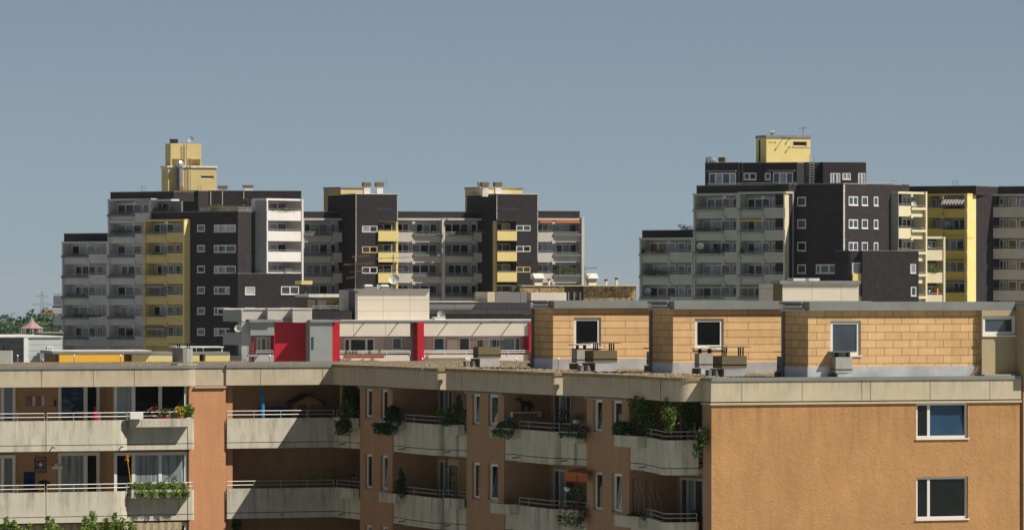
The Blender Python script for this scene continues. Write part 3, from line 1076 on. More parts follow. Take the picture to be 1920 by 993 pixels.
# beige stair wall and the wing beyond
ly = lys[0]
wy = ly - .2
a, b = FM.x_at(1842, wy), FM.x_at(1905, wy)
D = FM.depth(a, wy)
h = (a + .02, b, zf(628, D), zf(592, D))
m = MB().wall(FM, a, XR + .05, ZROOF - .1, zev, [h], wy, .14)
m.box(FM, a - .02, a, wy, wy + .3, ZROOF, zev)
m.build('stair_wall', 'beige_wall', B1)
window(B1, FM, *h, wy + .07, (), 'white_frame', 'glass_mid', .12, sill=.12)
box(B1, 'step', 'chim_concrete', FM, a - .1, XR - .1, wy - .35, wy - .002, ZROOF - .02, ZROOF + .1)
B1b = rooted('apartment_wing', 'brown shaded end of the adjoining wing at right edge of photo, beside orange stuccoed wall', 'apartment building', FM.sub(XR + .06, 0))
WG = FM.sub(XR + .06, 0)
m = MB().box(WG, .0, 6, .06, 9, 0, ZROOF)
m.build('wall', 'stucco_soft', B1b)  # faces the sun; its shade is put into the darker stucco
MB().box(WG, .0, 6, -.3, 2, ZROOF + .004, zet - .12).build('upper_wall', 'beige_wall', B1b)
m = MB()
for zz in (6.8, 9.6, 4.0):
    m.box(WG, -.004, 6, .056, 2, hz(zz) - .02, hz(zz))
m.build('joint', 'seam', B1b)
MB().box(WG, -.0, 6, -.34, 2, zet - .118, zet - .06).build('coping', 'coping', B1b)
MB().tube([FM.pt(FM.x_at(1841, ly - .1), ly - .1, zf(p[1], D)) if i == 0 else FM.pt(FM.x_at(p[0], ly - .1), ly - .1 - .02 * i, zf(p[1], D)) for i, p in enumerate([(1841, 640), (1841, 662), (1838, 678), (1830, 692), (1818, 706)])], .035, 6).build('cable', 'rust', B1)

# --- chimneys on the gravel roof
def chimney(pl, pm, pr, yt, yh, yb, mat, plate=None, base_m='zinc', vents=False, D=None, dmax=1.6):
    D = D or F * 3.07 / (yb - HY)
    fr = frame_at(pm, D, TH)
    s = F / D
    w, d = (pr - pm) / s / fr.c, max(.25, (pm - pl) / s / fr.s)
    d = min(d, dmax)
    z1, z0 = HC - (yt - HY) / s, HC - (yh - HY) / s
    m = MB().box(fr, 0, w, 0, d, z0, z1)
    m.box(fr, -.02, w + .02, -.02, d + .02, z0 + .12, z0 + .135, 1)
    c = m.build('chimney', [mat, 'seam'], B1)
    if base_m:
        MB().box(fr, .08, w - .06, .015, d - .05, ZROOF - .05, z0 - .02).build('chimney_base', base_m, c)
        MB().box(fr, -.1, .078, .2, d, ZROOF - .05, z0 - .02).build('chimney_base', 'chim_olive', c)
    if plate:
        zp = HC - (plate - HY) / s
        MB().box(fr, -.12, w + .12, -.05, d + .05, zp, zp + .03).build('cap_plate', 'zinc_dull', c)
        for k in (.05, .13, .21, .72, .8, .9):
            MB().tube([fr.pt(w * k, .1, z1), fr.pt(w * k, .1, zp)], .028, 5).build('cap_rod', 'black_metal', c)
    if vents:
        m = MB()
        for k in (0, .28):
            q = fr.pt(-.15 - k, .2, 0)
            m.lathe(Vector((q.x, q.y, ZROOF)), [(.11, 0), (.11, .24), (.02, .25)], 8)
        m.build('vent_pipe', 'zinc_dull', c)
chimney(887, 897, 939, 650, 671, 688, 'chim_olive', 637, vents=True)
chimney(1097, 1113, 1157.5, 657, 679, 697, 'chim_olive', 643.5, vents=True)
chimney(1338, 1354, 1401, 667, 690, 706, 'chim_olive', 651, vents=True)
chimney(1072, 1082, 1102, 655, 680, 690, 'chim_grey', 647, D=201.1, dmax=.8)
chimney(1303, 1311, 1338, 662, 689, 699, 'chim_grey', 654, D=190.9, dmax=.8)
chimney(1556, 1567, 1599, 669, 699, 707, 'chim_grey', 660, D=181.95, dmax=.42)
chimney(993, 1001, 1004, 660, 679, 688, 'zinc_dull')
chimney(1213, 1223, 1226, 659, 684, 696, 'zinc_dull', 653)
chimney(1458, 1469, 1472, 668, 696, 706, 'zinc_dull', 660)
def chimney_left(pl, pm, pr, yt, yb, plate, mat):
    fr = frame_at(pm, 213, TH)
    s = F / 213
    z1, z0 = HC - (yt - HY) / s, HC - (yb - HY) / s
    w = (pr - pm) / s / fr.c
    c = MB().ribbon(fr, [(-.02, .9), (0, .2), (.12, .03), (w * .5, 0), (w - .1, .03), (w, .15), (w, .9)], .15, z0, z1).build('chimney', mat, B1)
    MB().box(fr, .1, w - .1, .18, .8, z0, z1 - .05).build('flue', 'black_metal', c)
    MB().box(fr, -.1, w + .15, .0, .9, ZROOF - .1, z0 - .06).build('chimney_base', 'panel', c)
    zp = HC - (plate - HY) / s
    MB().box(fr, -.25, w + .15, .1, .8, zp, zp + .025).build('cap_plate', 'black_metal', c)
    for k in (.05, .2, .75, .9):
        MB().tube([fr.pt(w * k, .4, z1 - .1), fr.pt(w * k, .4, zp)], .025, 5).build('cap_rod', 'black_metal', c)
chimney_left(-34, -28, 24, 657, 682, 648, 'chim_grey')
chimney_left(331, 338, 363, 653, 679, 645, 'chim_grey')
m = MB()
for px, py in ((1047, 692), (1139, 699), (1236, 700), (792, 690), (874, 690), (968, 693), (33, 684), (139, 684), (226, 684), (506, 681)):
    fr = frame_at(px, 200 if px > 700 else 209, TH)
    q = fr.pt(0, 0, ZROOF)
    m.tube([q, q + Vector((0, 0, .42))], .02, 5)
    m.lathe(q + Vector((0, 0, .42)), [(.01, -.04), (.04, 0), (.01, .05)], 6)
m.build('lightning_rod', 'rail_metal', B1)

# ---------------------------------------------------------------- things on the near balconies
def at(fr, px, py, y):
    x = fr.x_at(px, y)
    return fr.pt(x, y, zf(py, fr.depth(x, y)))

def hgt(fr, px, y):
    return fr.depth(fr.x_at(px, y), y) / F

# left bay, upper floor
t = thing('mailbox', 'white metal box hung over the upper balcony rail at far left', 'box', at(H, 256, 785, -1.0))
fr = H
x0, x1 = hx(243, -.98), hx(267, -.98)
MB().box(H, x0, x1, -1.08, -.92, at(H, 256, 785, -1).z, at(H, 256, 772.5, -1).z).build('case', 'white_paint', t)
MB().box(H, x0 + .05, x1 - .05, -.92, -.7, at(H, 256, 778, -1).z, at(H, 256, 776, -1).z).build('bracket', 'rail_metal', t)
plant('spindly red leaved pot plant behind the top left balcony rail, beside white box', at(H, 292, 772, -.6), (.35, .15, .28), 26, .1, ('leaf_dark', 'bark', 'terracotta'), flowers=('red',), fn=6, pot=(.13, .22, 'terracotta'))
plant('red flowering pot plant on top left balcony beside folding chair', at(H, 309, 773, -.6), (.18, .14, .18), 60, .09, ('leaf_mid',), flowers=('red',), fn=12, pot=(.15, .25, 'red_cloth'))
plant('yellow green leafy plant by the right end of the top left balcony', at(H, 338, 770, -.65), (.25, .15, .2), 70, .13, ('leaf_light', 'fl_yellow'), pot=(.14, .2, 'terracotta'))
plant('broad leaved plant in a white pot at right end of top left balcony', at(H, 351, 770, -.62), (.26, .16, .28), 60, .2, ('leaf_mid', 'leaf_light'), pot=(.13, .2, 'pot_white'))
t = thing('folding_chair', 'white tubular folding chair on the top left balcony among pots', 'chair', at(H, 328, 792, -.2))
q = at(H, 318, 766, -.2); r_ = at(H, 338, 766, -.2)
MB().tube([q - Vector((0, 0, .9)), q, r_, r_ - Vector((0, 0, .9))], .025, 6).build('frame', 'white_paint', t)
zq = q.z - .45
MB().face([q - Vector((0, 0, .05)), r_ - Vector((0, 0, .05)), r_ - Vector((0, 0, .4)), q - Vector((0, 0, .4))]).build('backrest', 'black_metal', t)
MB().box(Fr(q.x, q.y, TH), 0, .42, -.4, 0, zq, zq + .04).build('seat', 'black_metal', t)
t = thing('patio_parasol', 'folded red parasol standing on the top left balcony before grey window', 'parasol', at(H, 178, 800, -.3))
q = at(H, 178, 800, -.3)
MB().lathe(q + Vector((0, 0, .1)), [(.03, 0), (.2, .1), (.18, .25), (.1, .42), (.05, .58), (.01, .66)], 10).build('canopy', 'red_cloth', t)
MB().tube([q - Vector((0, 0, .1)), q + Vector((0, 0, .78))], .02, 6).build('pole', 'rail_metal', t)
pic = MB()
a, b = hx(49, 1.08), hx(83, 1.08)
for i in range(6):
    pic.box(H, a + (b - a) * i / 6, a + (b - a) * (i + 1) / 6, 1.06, 1.098, at(H, 60, 760, 1.08).z, at(H, 60, 742.5, 1.08).z, i % 3)
tag(pic.build('wall_picture', ['glass_warm', 'mauve', 'pink_wall']), 'pink and grey striped picture on the top left balcony wall', 'picture')
tag(MB().tube([at(H, 103, 750, 1.05), at(H, 104, 755, 1.0), at(H, 103, 761, 1.05)], .04, 5).build('wall_ornament', 'black_metal'), 'small black ornament on brown wall beside the striped picture', 'ornament')
# left bay, lower floor
t = thing('wall_picture', 'framed picture of blue and red squares above the blue towel', 'picture', at(H, 76, 885, 1.08))
a, b, z0, z1 = hx(65, 1.08), hx(87, 1.08), at(H, 76, 885, 1.08).z, at(H, 76, 856, 1.08).z
m = MB()
for d in ((a, a + .03, z0, z1), (b - .03, b, z0, z1), (a + .03, b - .03, z0, z0 + .03), (a + .03, b - .03, z1 - .03, z1)):
    m.box(H, d[0], d[1], 1.06, 1.098, d[2], d[3])
m.build('frame', 'black_metal', t)
m = MB()
cx, cz = (a + b) / 2, (z0 + z1) / 2
for (dx, dz, k) in ((0, 0, 0), (.15, 0, 1), (-.15, 0, 1), (0, .17, 1), (0, -.17, 1), (.11, .12, 2), (-.11, .12, 2), (.11, -.12, 2), (-.11, -.12, 2)):
    m.box(H, cx + dx - .055, cx + dx + .055, 1.065, 1.096, cz + dz - .05, cz + dz + .05, k)
m.build('squares', ['white_paint', 'blue_cloth', 'red_cloth'], t)
t = thing('deck_chair', 'wooden chair draped with a dark blue towel on lower left balcony', 'chair', at(H, 58, 925, .6))
q = at(H, 44, 884, .5); r_ = at(H, 65, 884, .5)
MB().box(Fr(q.x, q.y, TH), 0, .45, -.06, .06, q.z - .75, q.z).box(Fr(q.x, q.y, TH), 0, .45, -.5, -.06, q.z - .75, q.z - .68).build('towel', 'navy_cloth', t)
MB().tube([r_ + Vector((.08, 0, .02)), r_ + Vector((.1, 0, -1.05))], .025, 5).tube([r_ + Vector((.08, -.4, -.6)), r_ + Vector((.1, -.4, -1.05))], .025, 5).tube([q + Vector((0, -.4, -.6)), q + Vector((0, -.4, -1.05))], .025, 5).tube([q, q + Vector((0, 0, -1.05))], .025, 5).build('frame', 'wood_pale', t)
t = thing('barbecue', 'black barbecue beside the towel draped chair on lower left balcony', 'barbecue', at(H, 83, 925, .5))
q = at(H, 83, 906, .5)
MB().lathe(q, [(.02, -.15), (.2, -.05), (.24, .03), (.2, .1), (.03, .15)], 12).build('bowl', 'black_metal', t)
MB().tube([q, q + Vector((-.2, 0, -.8))], .02, 5).tube([q, q + Vector((.2, .1, -.8))], .02, 5).tube([q, q + Vector((0, -.2, -.8))], .02, 5).build('legs', 'black_metal', t)
t = thing('wall_shelf', 'small white shelf on the wall left of the tied white curtain', 'shelf', at(H, 105, 878, 1.05))
MB().box(H, hx(96, 1.0), hx(115, 1.0), .85, 1.095, at(H, 105, 878, 1).z, at(H, 105, 873, 1).z).build('board', 'white_paint', t)
MB().lathe(at(H, 105, 872, .95), [(.03, -.03), (.12, 0), (.05, .09), (.01, .1)], 10).build('lamp', 'white_paint', t)
t = thing('pinwheel_pole', 'thin garden pole with orange pinwheel above the flower box', 'pinwheel', at(H, 245, 905, -.75))
q, r_ = at(H, 245, 905, -.75), at(H, 238.5, 858, -.75)
MB().tube([q, r_], .014, 5).build('pole', 'fl_yellow', t)
m = MB()
for k in range(4):
    an = rad(90 * k + 20)
    m.face([r_, r_ + Vector((math.cos(an) * .12, -.03, math.sin(an) * .2)), r_ + Vector((math.cos(an + .7) * .07, .03, math.sin(an + .7) * .12))])
m.face([r_ + Vector((-.06, 0, -.05)), r_ + Vector((.06, 0, -.05)), r_ + Vector((0, 0, .2))])
m.build('pinwheel', 'orange_cloth', t)
for k, (p, w) in enumerate(((258, 'left end, nearest the pinwheel'), (278, 'left of its middle'), (300, 'right of its middle'), (322, 'before its right end'), (340, 'right end'))):
    plant('bushy plant in the lower left flower box, at its ' + w, at(H, p, 913, -.7), (.33, .2, .22), 190, .1, ('leaf_light', 'leaf_light', 'leaf_mid'), flowers=('white',) if k > 2 else (), fn=10, trail=.22)
plant('pink and white orchid behind glass of lower left balcony', at(H, 322, 897, -.1), (.24, .1, .2), 16, .12, ('leaf_dark',), flowers=('white', 'purple'), fn=26, stem=True, pot=(.1, .16, 'pot_white'))
t = thing('balcony_chair', 'white plastic chair behind plants at right end of lower left balcony', 'chair', at(H, 340, 925, -.1))
q = at(H, 340, 915, -.2)
MB().lathe(q, [(.2, -.25), (.24, 0), (.2, .2), (.05, .26)], 12).build('backrest', 'white_paint', t)
MB().box(Fr(q.x, q.y, TH), -.22, .22, -.4, .1, q.z - .3, q.z - .25).build('seat', 'white_paint', t)
# mid bay
t = thing('patio_parasol', 'tall folded bright blue parasol on the balcony left of wooden cabinet', 'parasol', at(H, 490, 800, .5))
q = at(H, 492, 786, .4)
hh = 59 * hgt(H, 490, .4)
MB().lathe(q, [(.02, 0), (.085, .05), (.09, hh * .4), (.08, hh * .7), (.05, hh * .95), (.01, hh)], 9).build('canopy', 'blue_cloth', t)
MB().tube([q - Vector((0, 0, .5)), q], .025, 6).build('pole', 'rail_metal', t)
t = thing('cabinet', 'wooden playhouse shaped cabinet with gabled roof on the upper balcony', 'cabinet', at(H, 575, 800, 1.0))
x0, x1 = hx(551, 1.0), hx(601, 1.0)
z1, z0 = at(H, 575, 752, 1).z, at(H, 575, 800, 1).z
MB().box(H, x0, x1, .9, 1.6, z0, z1).build('body', 'wood', t)
zr = at(H, 575, 738.5, 1).z
xm = (x0 + x1) / 2
m = MB()
for s_ in (-1, 1):
    xo = xm + s_ * (x1 - x0) * .62
    m.face([H.pt(xm, .75, zr), H.pt(xo, .75, z1 - .05), H.pt(xo, 1.7, z1 - .05), H.pt(xm, 1.7, zr)])
    m.face([H.pt(xm, .75, zr - .06), H.pt(xo, .75, z1 - .11), H.pt(xo, .75, z1 - .05), H.pt(xm, .75, zr)])
m.face([H.pt(x0, .88, z1), H.pt(x1, .88, z1), H.pt(xm, .88, zr - .05)], 1)
m.build('roof', ['black_metal', 'wood'], t)
for k in (0, 1):
    a = x0 + .1 + k * (x1 - x0) * .48
    MB().box(H, a, a + (x1 - x0) * .38, .89, .9 - .0015, z0 + .1, z1 - .12).build('door', 'umber', t)
t = thing('bench', 'dark bench and box under the rail right of the blue parasol', 'bench', at(H, 515, 800, 1.2))
m = MB().box(H, hx(489, 1.2), hx(511, 1.2), 1.1, 1.5, at(H, 500, 800, 1.2).z, at(H, 500, 763, 1.2).z)
m.build('seat', 'black_metal', t)
MB().box(H, hx(511, 1.2) + .01, hx(537, 1.2), 1.0, 1.6, at(H, 520, 800, 1.2).z, at(H, 520, 763, 1.2).z).build('box', 'navy_cloth', t)
plant('spilling yellow flowered plant in the upper inner corner planter', at(G, 652, 772, -.25), (.6, .3, .5), 380, .13, ('leaf_mid', 'leaf_dark'), flowers=('yellow', 'orange'), fn=70, fr=G, trail=.5)
t = thing('plant_post', 'pale mossy climbing post in the upper inner corner balcony', 'post', at(G, 640, 785, .3))
q = at(G, 639.5, 785, .3)
MB().tube([q, q + Vector((.02, 0, 1.1)), q + Vector((0, 0, 2.1))], .065, 8).build('post', 'wood_pale', t)
plant('dark climber in the upper inner corner behind pale post', at(G, 662, 750, .9), (.6, .3, .9), 260, .12, ('leaf_dark', 'leaf_mid'), fr=G)
t = thing('board', 'pale upright board leaning on the lower balcony wall under the cabinet', 'board', at(H, 590, 930, 1.8))
MB().box(H, hx(563, 1.8), hx(607, 1.8), 1.72, 1.8, at(H, 590, 930, 1.8).z, at(H, 590, 882, 1.8).z).build('panel', 'wood_pale', t)
MB().box(H, hx(607, 1.8) + .02, hx(624, 1.8), 1.7, 1.78, at(H, 590, 930, 1.8).z, at(H, 590, 880, 1.8).z).build('panel', 'wood_pale', t)
t = thing('bicycle', 'dark bicycle parked in the lower inner corner balcony', 'bicycle', at(G, 660, 925, .5))
q = at(G, 655, 917, .5)
def ring(c, r, fr):
    return [c + fr.pt(math.cos(a) * r, 0, 0) - fr.pt(0, 0, 0) + Vector((0, 0, math.sin(a) * r)) for a in [k * math.pi / 9 for k in range(19)]]
dx = G.pt(1.05, 0, 0) - G.pt(0, 0, 0)
for c in (q, q + dx):
    w = MB().tube(ring(c, .32, G), .022, 5).build('wheel', 'black_metal', t)
MB().tube([q, q + dx * .35 + Vector((0, 0, .5)), q + dx * .8 + Vector((0, 0, .5)), q + dx], .02, 5).tube([q + dx * .35 + Vector((0, 0, .5)), q + dx * .45, q + dx * .8 + Vector((0, 0, .5))], .02, 5).tube([q + dx * .8 + Vector((0, 0, .45)), q + dx * .82 + Vector((0, 0, .75))], .018, 5).build('frame', 'steel', t)
MB().box(Fr(*(q + dx * .33).to_2d(), G.deg), -.12, .12, -.05, .05, q.z + .55, q.z + .6).build('saddle', 'black_metal', t)
plant('dark shrub at the left end of the bottom balcony beside sunlit pier', at(H, 441, 985, .35), (.25, .2, .55), 240, .1, ('leaf_mid', 'leaf_dark'))
# second bay
plant('dark juniper bush overflowing the planter, upper second bay', at(G, 731, 779, -.35), (.75, .4, .42), 420, .13, ('leaf_juniper', 'leaf_dark'), fr=G, trail=.35, blobs=4)
plant('bluish trailing juniper sprig below dark bush, upper second bay', at(G, 738, 792, -.5), (.7, .2, .2), 200, .1, ('leaf_juniper',), flowers=('red',), fn=6, fr=G, trail=.3)
def conifer(label, px, yt, yb, y, w, leaf=('leaf_conifer', 'leaf_mid')):
    a, b = at(G, px, yb, y), at(G, px, yt, y)
    t = thing('conifer', label, 'conifer', a)
    rn = random.Random(int(px))
    m = MB()
    hgt_ = b.z - a.z
    for k in range(16):
        u = k / 15
        rr = w * (.75 + .25 * math.sin(u * 5)) * (1 - u) ** .7 + .05
        m.leaves(a + Vector((rn.uniform(-.05, .05), 0, hgt_ * u)), (rr, rr, hgt_ * .09), 60, .1, range(len(leaf)), rn)
    m.build('crown', leaf, t)
    MB().tube([a - Vector((0, 0, .1)), a + Vector((0, 0, hgt_ * .6))], .04, 6).build('trunk', 'bark', t)
conifer('tall clipped yellow green conifer in right planter of the upper second bay', 859, 743, 797, -.15, .52)
conifer('small round conifer bush left of the tall clipped conifer', 843, 768, 797, -.25, .36)
conifer('slim pointed conifer in left planter of the lower second bay', 753, 881, 930, -.3, .3, ('leaf_juniper', 'leaf_conifer'))
plant('low purple flowered planting beside slim conifer, lower second bay', at(G, 737, 926, -.45), (.35, .14, .1), 80, .08, ('leaf_mid', 'leaf_dark'), flowers=('purple', 'white'), fn=12, fr=G)
plant('small fern pots on the rail beside tall clipped conifer', at(G, 826, 775, .1), (.3, .15, .18), 90, .1, ('leaf_mid', 'leaf_light'), flowers=('yellow',), fn=8, fr=G)
def trellis(label, fr, x0, x1, y, z0, z1, st, mat, vine=None, diag=False):
    t = thing('trellis', label, 'trellis', fr.pt((x0 + x1) / 2, y, z0))
    m = MB()
    if diag:
        n = int((x1 - x0 + z1 - z0) / st)
        for i in range(n):
            for s_ in (1, -1):
                u = i * st
                a, b = max(0, u - (z1 - z0)), min(x1 - x0, u)
                if b > a:
                    A = (x0 + a, z0 + u - a) if s_ > 0 else (x1 - a, z0 + u - a)
                    B_ = (x0 + b, z0 + u - b) if s_ > 0 else (x1 - b, z0 + u - b)
                    m.tube([fr.pt(A[0], y, A[1]), fr.pt(B_[0], y, B_[1])], .016, 4)
    else:
        k = x0
        while k <= x1:
            m.tube([fr.pt(k, y, z0), fr.pt(k, y, z1)], .014, 4); k += st
        k = z0
        while k <= z1:
            m.tube([fr.pt(x0, y, k), fr.pt(x1, y, k)], .014, 4); k += st
    m.build('lattice', mat, t)
    if vine:
        v = MB()
        rn = random.Random(5)
        for k in range(vine[1]):
            v.leaves(fr.pt(rn.uniform(x0, x1), y - .06, z0 + (z1 - z0) * rn.random() ** 1.2), (.12, .08, .12), 4, .11, range(len(vine[0])), rn, fr, 0)
        v.build('vine', vine[0], t)
zb, zg, zt = levels(1)
trellis('thin wire trellis with sparse vine before the lower second bay window', G, xm2 + .1, X(858), -.02, zt, zt + 1.5, .3, 'black_metal', (('leaf_mid', 'leaf_dark'), 26))
m = MB()
a, b = X(854, .2), X(874, .2)
z = hz(6.45)
for i in range(12):
    u = a + (b - a) * i / 12
    m.box(G, u, u + (b - a) / 24, -.12, -.1, z - .22, z)
m.box(G, a, b, -.1, .3, z - .02, z + .02)
m.build('awning', 'awning_striped', B1)
# third bay
plant('red and white geraniums in left planter of the upper third bay', at(G, 950, 799, -.42), (.85, .25, .2), 300, .1, ('leaf_dark', 'leaf_mid'), flowers=('red', 'white', 'pink'), fn=110, fr=G, trail=.25)
tag(MB().lathe(at(G, 950.5, 788, -.35), [(.01, -.11), (.08, -.08), (.11, 0), (.08, .08), (.01, .11)], 12).build('garden_globe', 'blue_cloth', smooth=True), 'shiny blue glass globe above the geraniums of upper third bay', 'ornament')
plant('purple and magenta petunias in right planter of the upper third bay', at(G, 1080, 805, -.2), (1.0, .22, .2), 260, .1, ('leaf_dark', 'leaf_mid'), flowers=('purple', 'pink'), fn=190, fr=G, trail=.12)
t = thing('wall_shelf', 'pale shelf on dark end wall of the upper third bay', 'shelf', at(FM.sub(*[0, 0]), 985, 775, 0))
EW = Fr(*G.pt(X(945), 0, 0).to_2d(), TH)
x0, x1 = EW.x_at(958, -.06), EW.x_at(1012, -.06)
z = zf(774, EW.depth(x0))
t.location = EW.pt(x0, 0, z)
MB().box(EW, x0, x1, -.24, -.01, z, z + .05).build('board', 'white_paint', t)
MB().box(EW, x0, x0 + .04, -.2, -.01, z - .14, z - .002).box(EW, x1 - .04, x1, -.2, -.01, z - .14, z - .002).build('bracket', 'white_paint', t)
t = thing('horse_figurine', 'dark horse figurine standing on the pale shelf', 'ornament', EW.pt((x0 + x1) / 2, -.12, z + .05))
m = MB()
q = EW.pt((x0 + x1) / 2, -.12, z + .06)
e = EW.pt(1, 0, 0) - EW.pt(0, 0, 0)
m.tube([q + e * -.16 + Vector((0, 0, .28)), q + e * .16 + Vector((0, 0, .28))], .1, 8)
for k in (-.17, -.12, .12, .17):
    m.tube([q + e * k + Vector((0, 0, .24)), q + e * k], .035, 6, r1=.02)
m.tube([q + e * -.17 + Vector((0, 0, .3)), q + e * -.3 + Vector((0, 0, .5))], .07, 7, r1=.05)
m.tube([q + e * -.28 + Vector((0, 0, .5)), q + e * -.42 + Vector((0, 0, .42))], .05, 7, r1=.03)
m.tube([q + e * .2 + Vector((0, 0, .3)), q + e * .34 + Vector((0, 0, .05))], .04, 6, r1=.015)
m.build('figure', 'black_metal', t)
def basket(label, px, py, y, fl):
    c = at(G, px, py, y)
    t = thing('hanging_basket', label, 'hanging basket', c)
    MB().lathe(c, [(.01, -.18), (.12, -.16), (.18, -.02), (.19, 0), (.01, -.01)], 12).build('bowl', 'pot_white', t)
    m = MB()
    for k in range(3):
        an = k * 2.1
        m.tube([c + Vector((math.cos(an) * .17, math.sin(an) * .17, 0)), c + Vector((0, 0, .75))], .008, 4)
    m.build('chains', 'steel', t)
    MB().leaves(c + Vector((0, 0, .1)), (.26, .26, .16), 90, .1, (0, 1), RND, WORLD, .1).build('foliage', ['leaf_dark', 'leaf_mid'], t)
    MB().leaves(c + Vector((0, 0, .12)), (.32, .32, .2), 40, .09, range(len(fl)), RND, WORLD, .4).build('blossom', ['fl_' + f for f in fl], t)
basket('white hanging basket of dark greenery in upper third bay', 1083, 787, .2, ('orange',))
basket('white hanging basket of purple flowers beside orange awning', 1066, 912, .1, ('purple', 'pink'))
t = thing('plant_stand', 'black wrought iron plant stand by the upper third bay window', 'plant stand', at(G, 1064, 815, .8))
q = at(G, 1052, 806, .9)
m = MB()
for k, hh in ((0, .9), (.35, 1.2), (.7, .8)):
    w = G.pt(k, 0, 0) - G.pt(0, 0, 0)
    m.tube([q + w, q + w + Vector((0, 0, hh))], .02, 5)
for hh in (.3, .7):
    m.tube([q + Vector((0, 0, hh)), q + G.pt(.7, 0, 0) - G.pt(0, 0, 0) + Vector((0, 0, hh))], .02, 5)
m.build('frame', 'black_metal', t)
MB().leaves(q + Vector((.1, -.2, .45)), (.3, .25, .4), 110, .11, (0, 1)).build('foliage', ['leaf_dark', 'leaf_mid'], t)
zb, zg, zt = levels(1)
trellis('black diamond lattice with climbing plants under orange awning', G, xm3 + .15, X(1101), .12, zt - .2, zb + 2.35, .22, 'black_metal', (('leaf_dark', 'leaf_mid'), 130), True)
m = MB()
for (p, q_) in ((1057, 1079), (1081, 1099)):
    a, b = X(p, -.35), X(q_, -.35)
    z = hz(6.42)
    m.face([G.pt(a, .2, z), G.pt(b, .2, z), G.pt(b, -.3, z - .12), G.pt(a, -.3, z - .12)])
    n = 6
    for i in range(n):
        u, w = a + (b - a) * i / n, a + (b - a) * (i + 1) / n
        m.face([G.pt(u, -.3, z - .12), G.pt(w, -.3, z - .12), G.pt(w, -.3, z - .4), G.pt((u + w) / 2, -.3, z - .5), G.pt(u, -.3, z - .4)])
m.build('awning', 'awning_or', B1)
plant('pink and violet petunias in right planter of the lower third bay', at(G, 1078, 958, -.2), (1.1, .22, .25), 220, .1, ('leaf_dark', 'leaf_mid'), flowers=('red', 'pink', 'purple', 'orange'), fn=200, fr=G, trail=.35)
plant('withered brown plant in left planter of the lower third bay', at(G, 950, 947, -.4), (.5, .14, .08), 50, .09, ('bark', 'leaf_dark'), fr=G)
# corner bay
plant('spiky green bush in left planter of the upper corner balcony', at(G, 1168, 803, -.4), (.8, .35, .45), 330, .15, ('leaf_mid', 'leaf_dark'), fr=G, blobs=4)
plant('dense tomato like bushes filling left half of upper corner balcony', at(G, 1204, 785, -.15), (1.3, .35, .9), 700, .13, ('leaf_mid', 'leaf_dark'), flowers=('red',), fn=16, fr=G, blobs=7)
plant('tall climbers filling middle of upper corner balcony, lit yellow green', at(G, 1258, 787, -.95), (.8, .3, .75), 420, .13, ('leaf_light', 'leaf_mid', 'leaf_dark'), flowers=('yellow',), fn=6, fr=G, blobs=5)
plant('vine under the fascia at right of the upper corner balcony', at(G, 1290, 777, -.2), (.4, .5, .75), 380, .13, ('leaf_dark', 'leaf_mid'), fr=G, blobs=5)
plant('dark creeper hanging over the pier edge of upper corner balcony', at(G, 1317, 818, -.25), (.18, .25, .35), 120, .11, ('leaf_dark',), fr=G, trail=.4)
plant('low box shrub in left planter of the lower corner balcony', at(G, 1193, 968, -.4), (.8, .2, .17), 180, .09, ('leaf_dark', 'leaf_mid'), fr=G)
plant('grassy pot on the floor of lower corner balcony by window', at(G, 1305, 968, .3), (.3, .2, .25), 120, .1, ('leaf_mid', 'leaf_dark'), fr=G, pot=(.2, .2, 'terracotta'))
t = thing('safety_net', 'fine dark net on thin poles across the lower corner balcony', 'net', at(G, 1215, 960, -.1))
m = MB()
zb, zg, zt = levels(1)
for p in (1187, 1211, 1228):
    m.tube([G.pt(X(p, -.3), -.3, zt), G.pt(X(p, -.3), -.3, zb + 2.5)], .02, 5)
m.build('pole', 'black_metal', t)
m = MB()
for k in range(5):
    a, b = G.pt(X(1190 + k * 9, -.3), -.3, zb + 2.4 - k * .05), G.pt(X(1196 + k * 11, -.3), -.3, zt + .1)
    m.tube([a, (a + b) / 2 + Vector((.12, 0, 0)), b], .006, 4)
m.build('netting', 'rail_metal', t)

# ---------------------------------------------------------------- trees rising in front of the left wing
def tree(label, px, D, h, rw, seed, top_spread):
    p = Vector(((px - CX) / F * D, D, 0))
    t = thing('deciduous_tree', label, 'tree', p)
    rn = random.Random(seed)
    m = MB().tube([p, p + Vector((.1, 0, h * .35)), p + Vector((0, .1, h * .8))], .22, 8, r1=.06)
    tips = []
    for k in range(14):
        an = rn.uniform(0, 6.28)
        z0 = h * rn.uniform(.3, .65)
        q = p + Vector((math.cos(an) * rw * rn.uniform(.4, .95), math.sin(an) * rw * .8, h * rn.uniform(.6, .93)))
        m.tube([p + Vector((0, 0, z0)), (p + q) / 2 + Vector((0, 0, z0 * .55 + .2)), q], .06, 5, r1=.02)
        tips.append(q)
    m.build('trunk', 'bark', t)
    c = MB()
    for q in tips:
        c.leaves(q, (rw * .45, rw * .45, h * .1), 330, .13, (0, 0, 1, 2), rn, WORLD, .1)
    for (sx, sz) in top_spread:
        b = Vector(((sx - CX) / F * D, D + rn.uniform(-.4, .4), zf(sz, D)))
        c.tube([b - Vector((0, 0, 1.4)), b], .02, 4, 3, r1=.006)
        for k in range(11):
            u = k / 10
            w = .1 + .5 * u
            c.leaves(b - Vector((rn.uniform(-.1, .1), 0, u * 1.4)), (w, w, .14), 42, .12, (0, 0, 0, 1), rn, WORLD, 0)
    c.build('crown', ['leaf_light', 'leaf_mid', 'leaf_mid', 'bark'], t)
tree('leafy green tree top at the bottom left corner, left of its neighbour', 30, 188, 11.6, 2.6, 3, [(14, 974), (30, 978), (50, 986), (92, 971), (98, 980), (4, 984)])
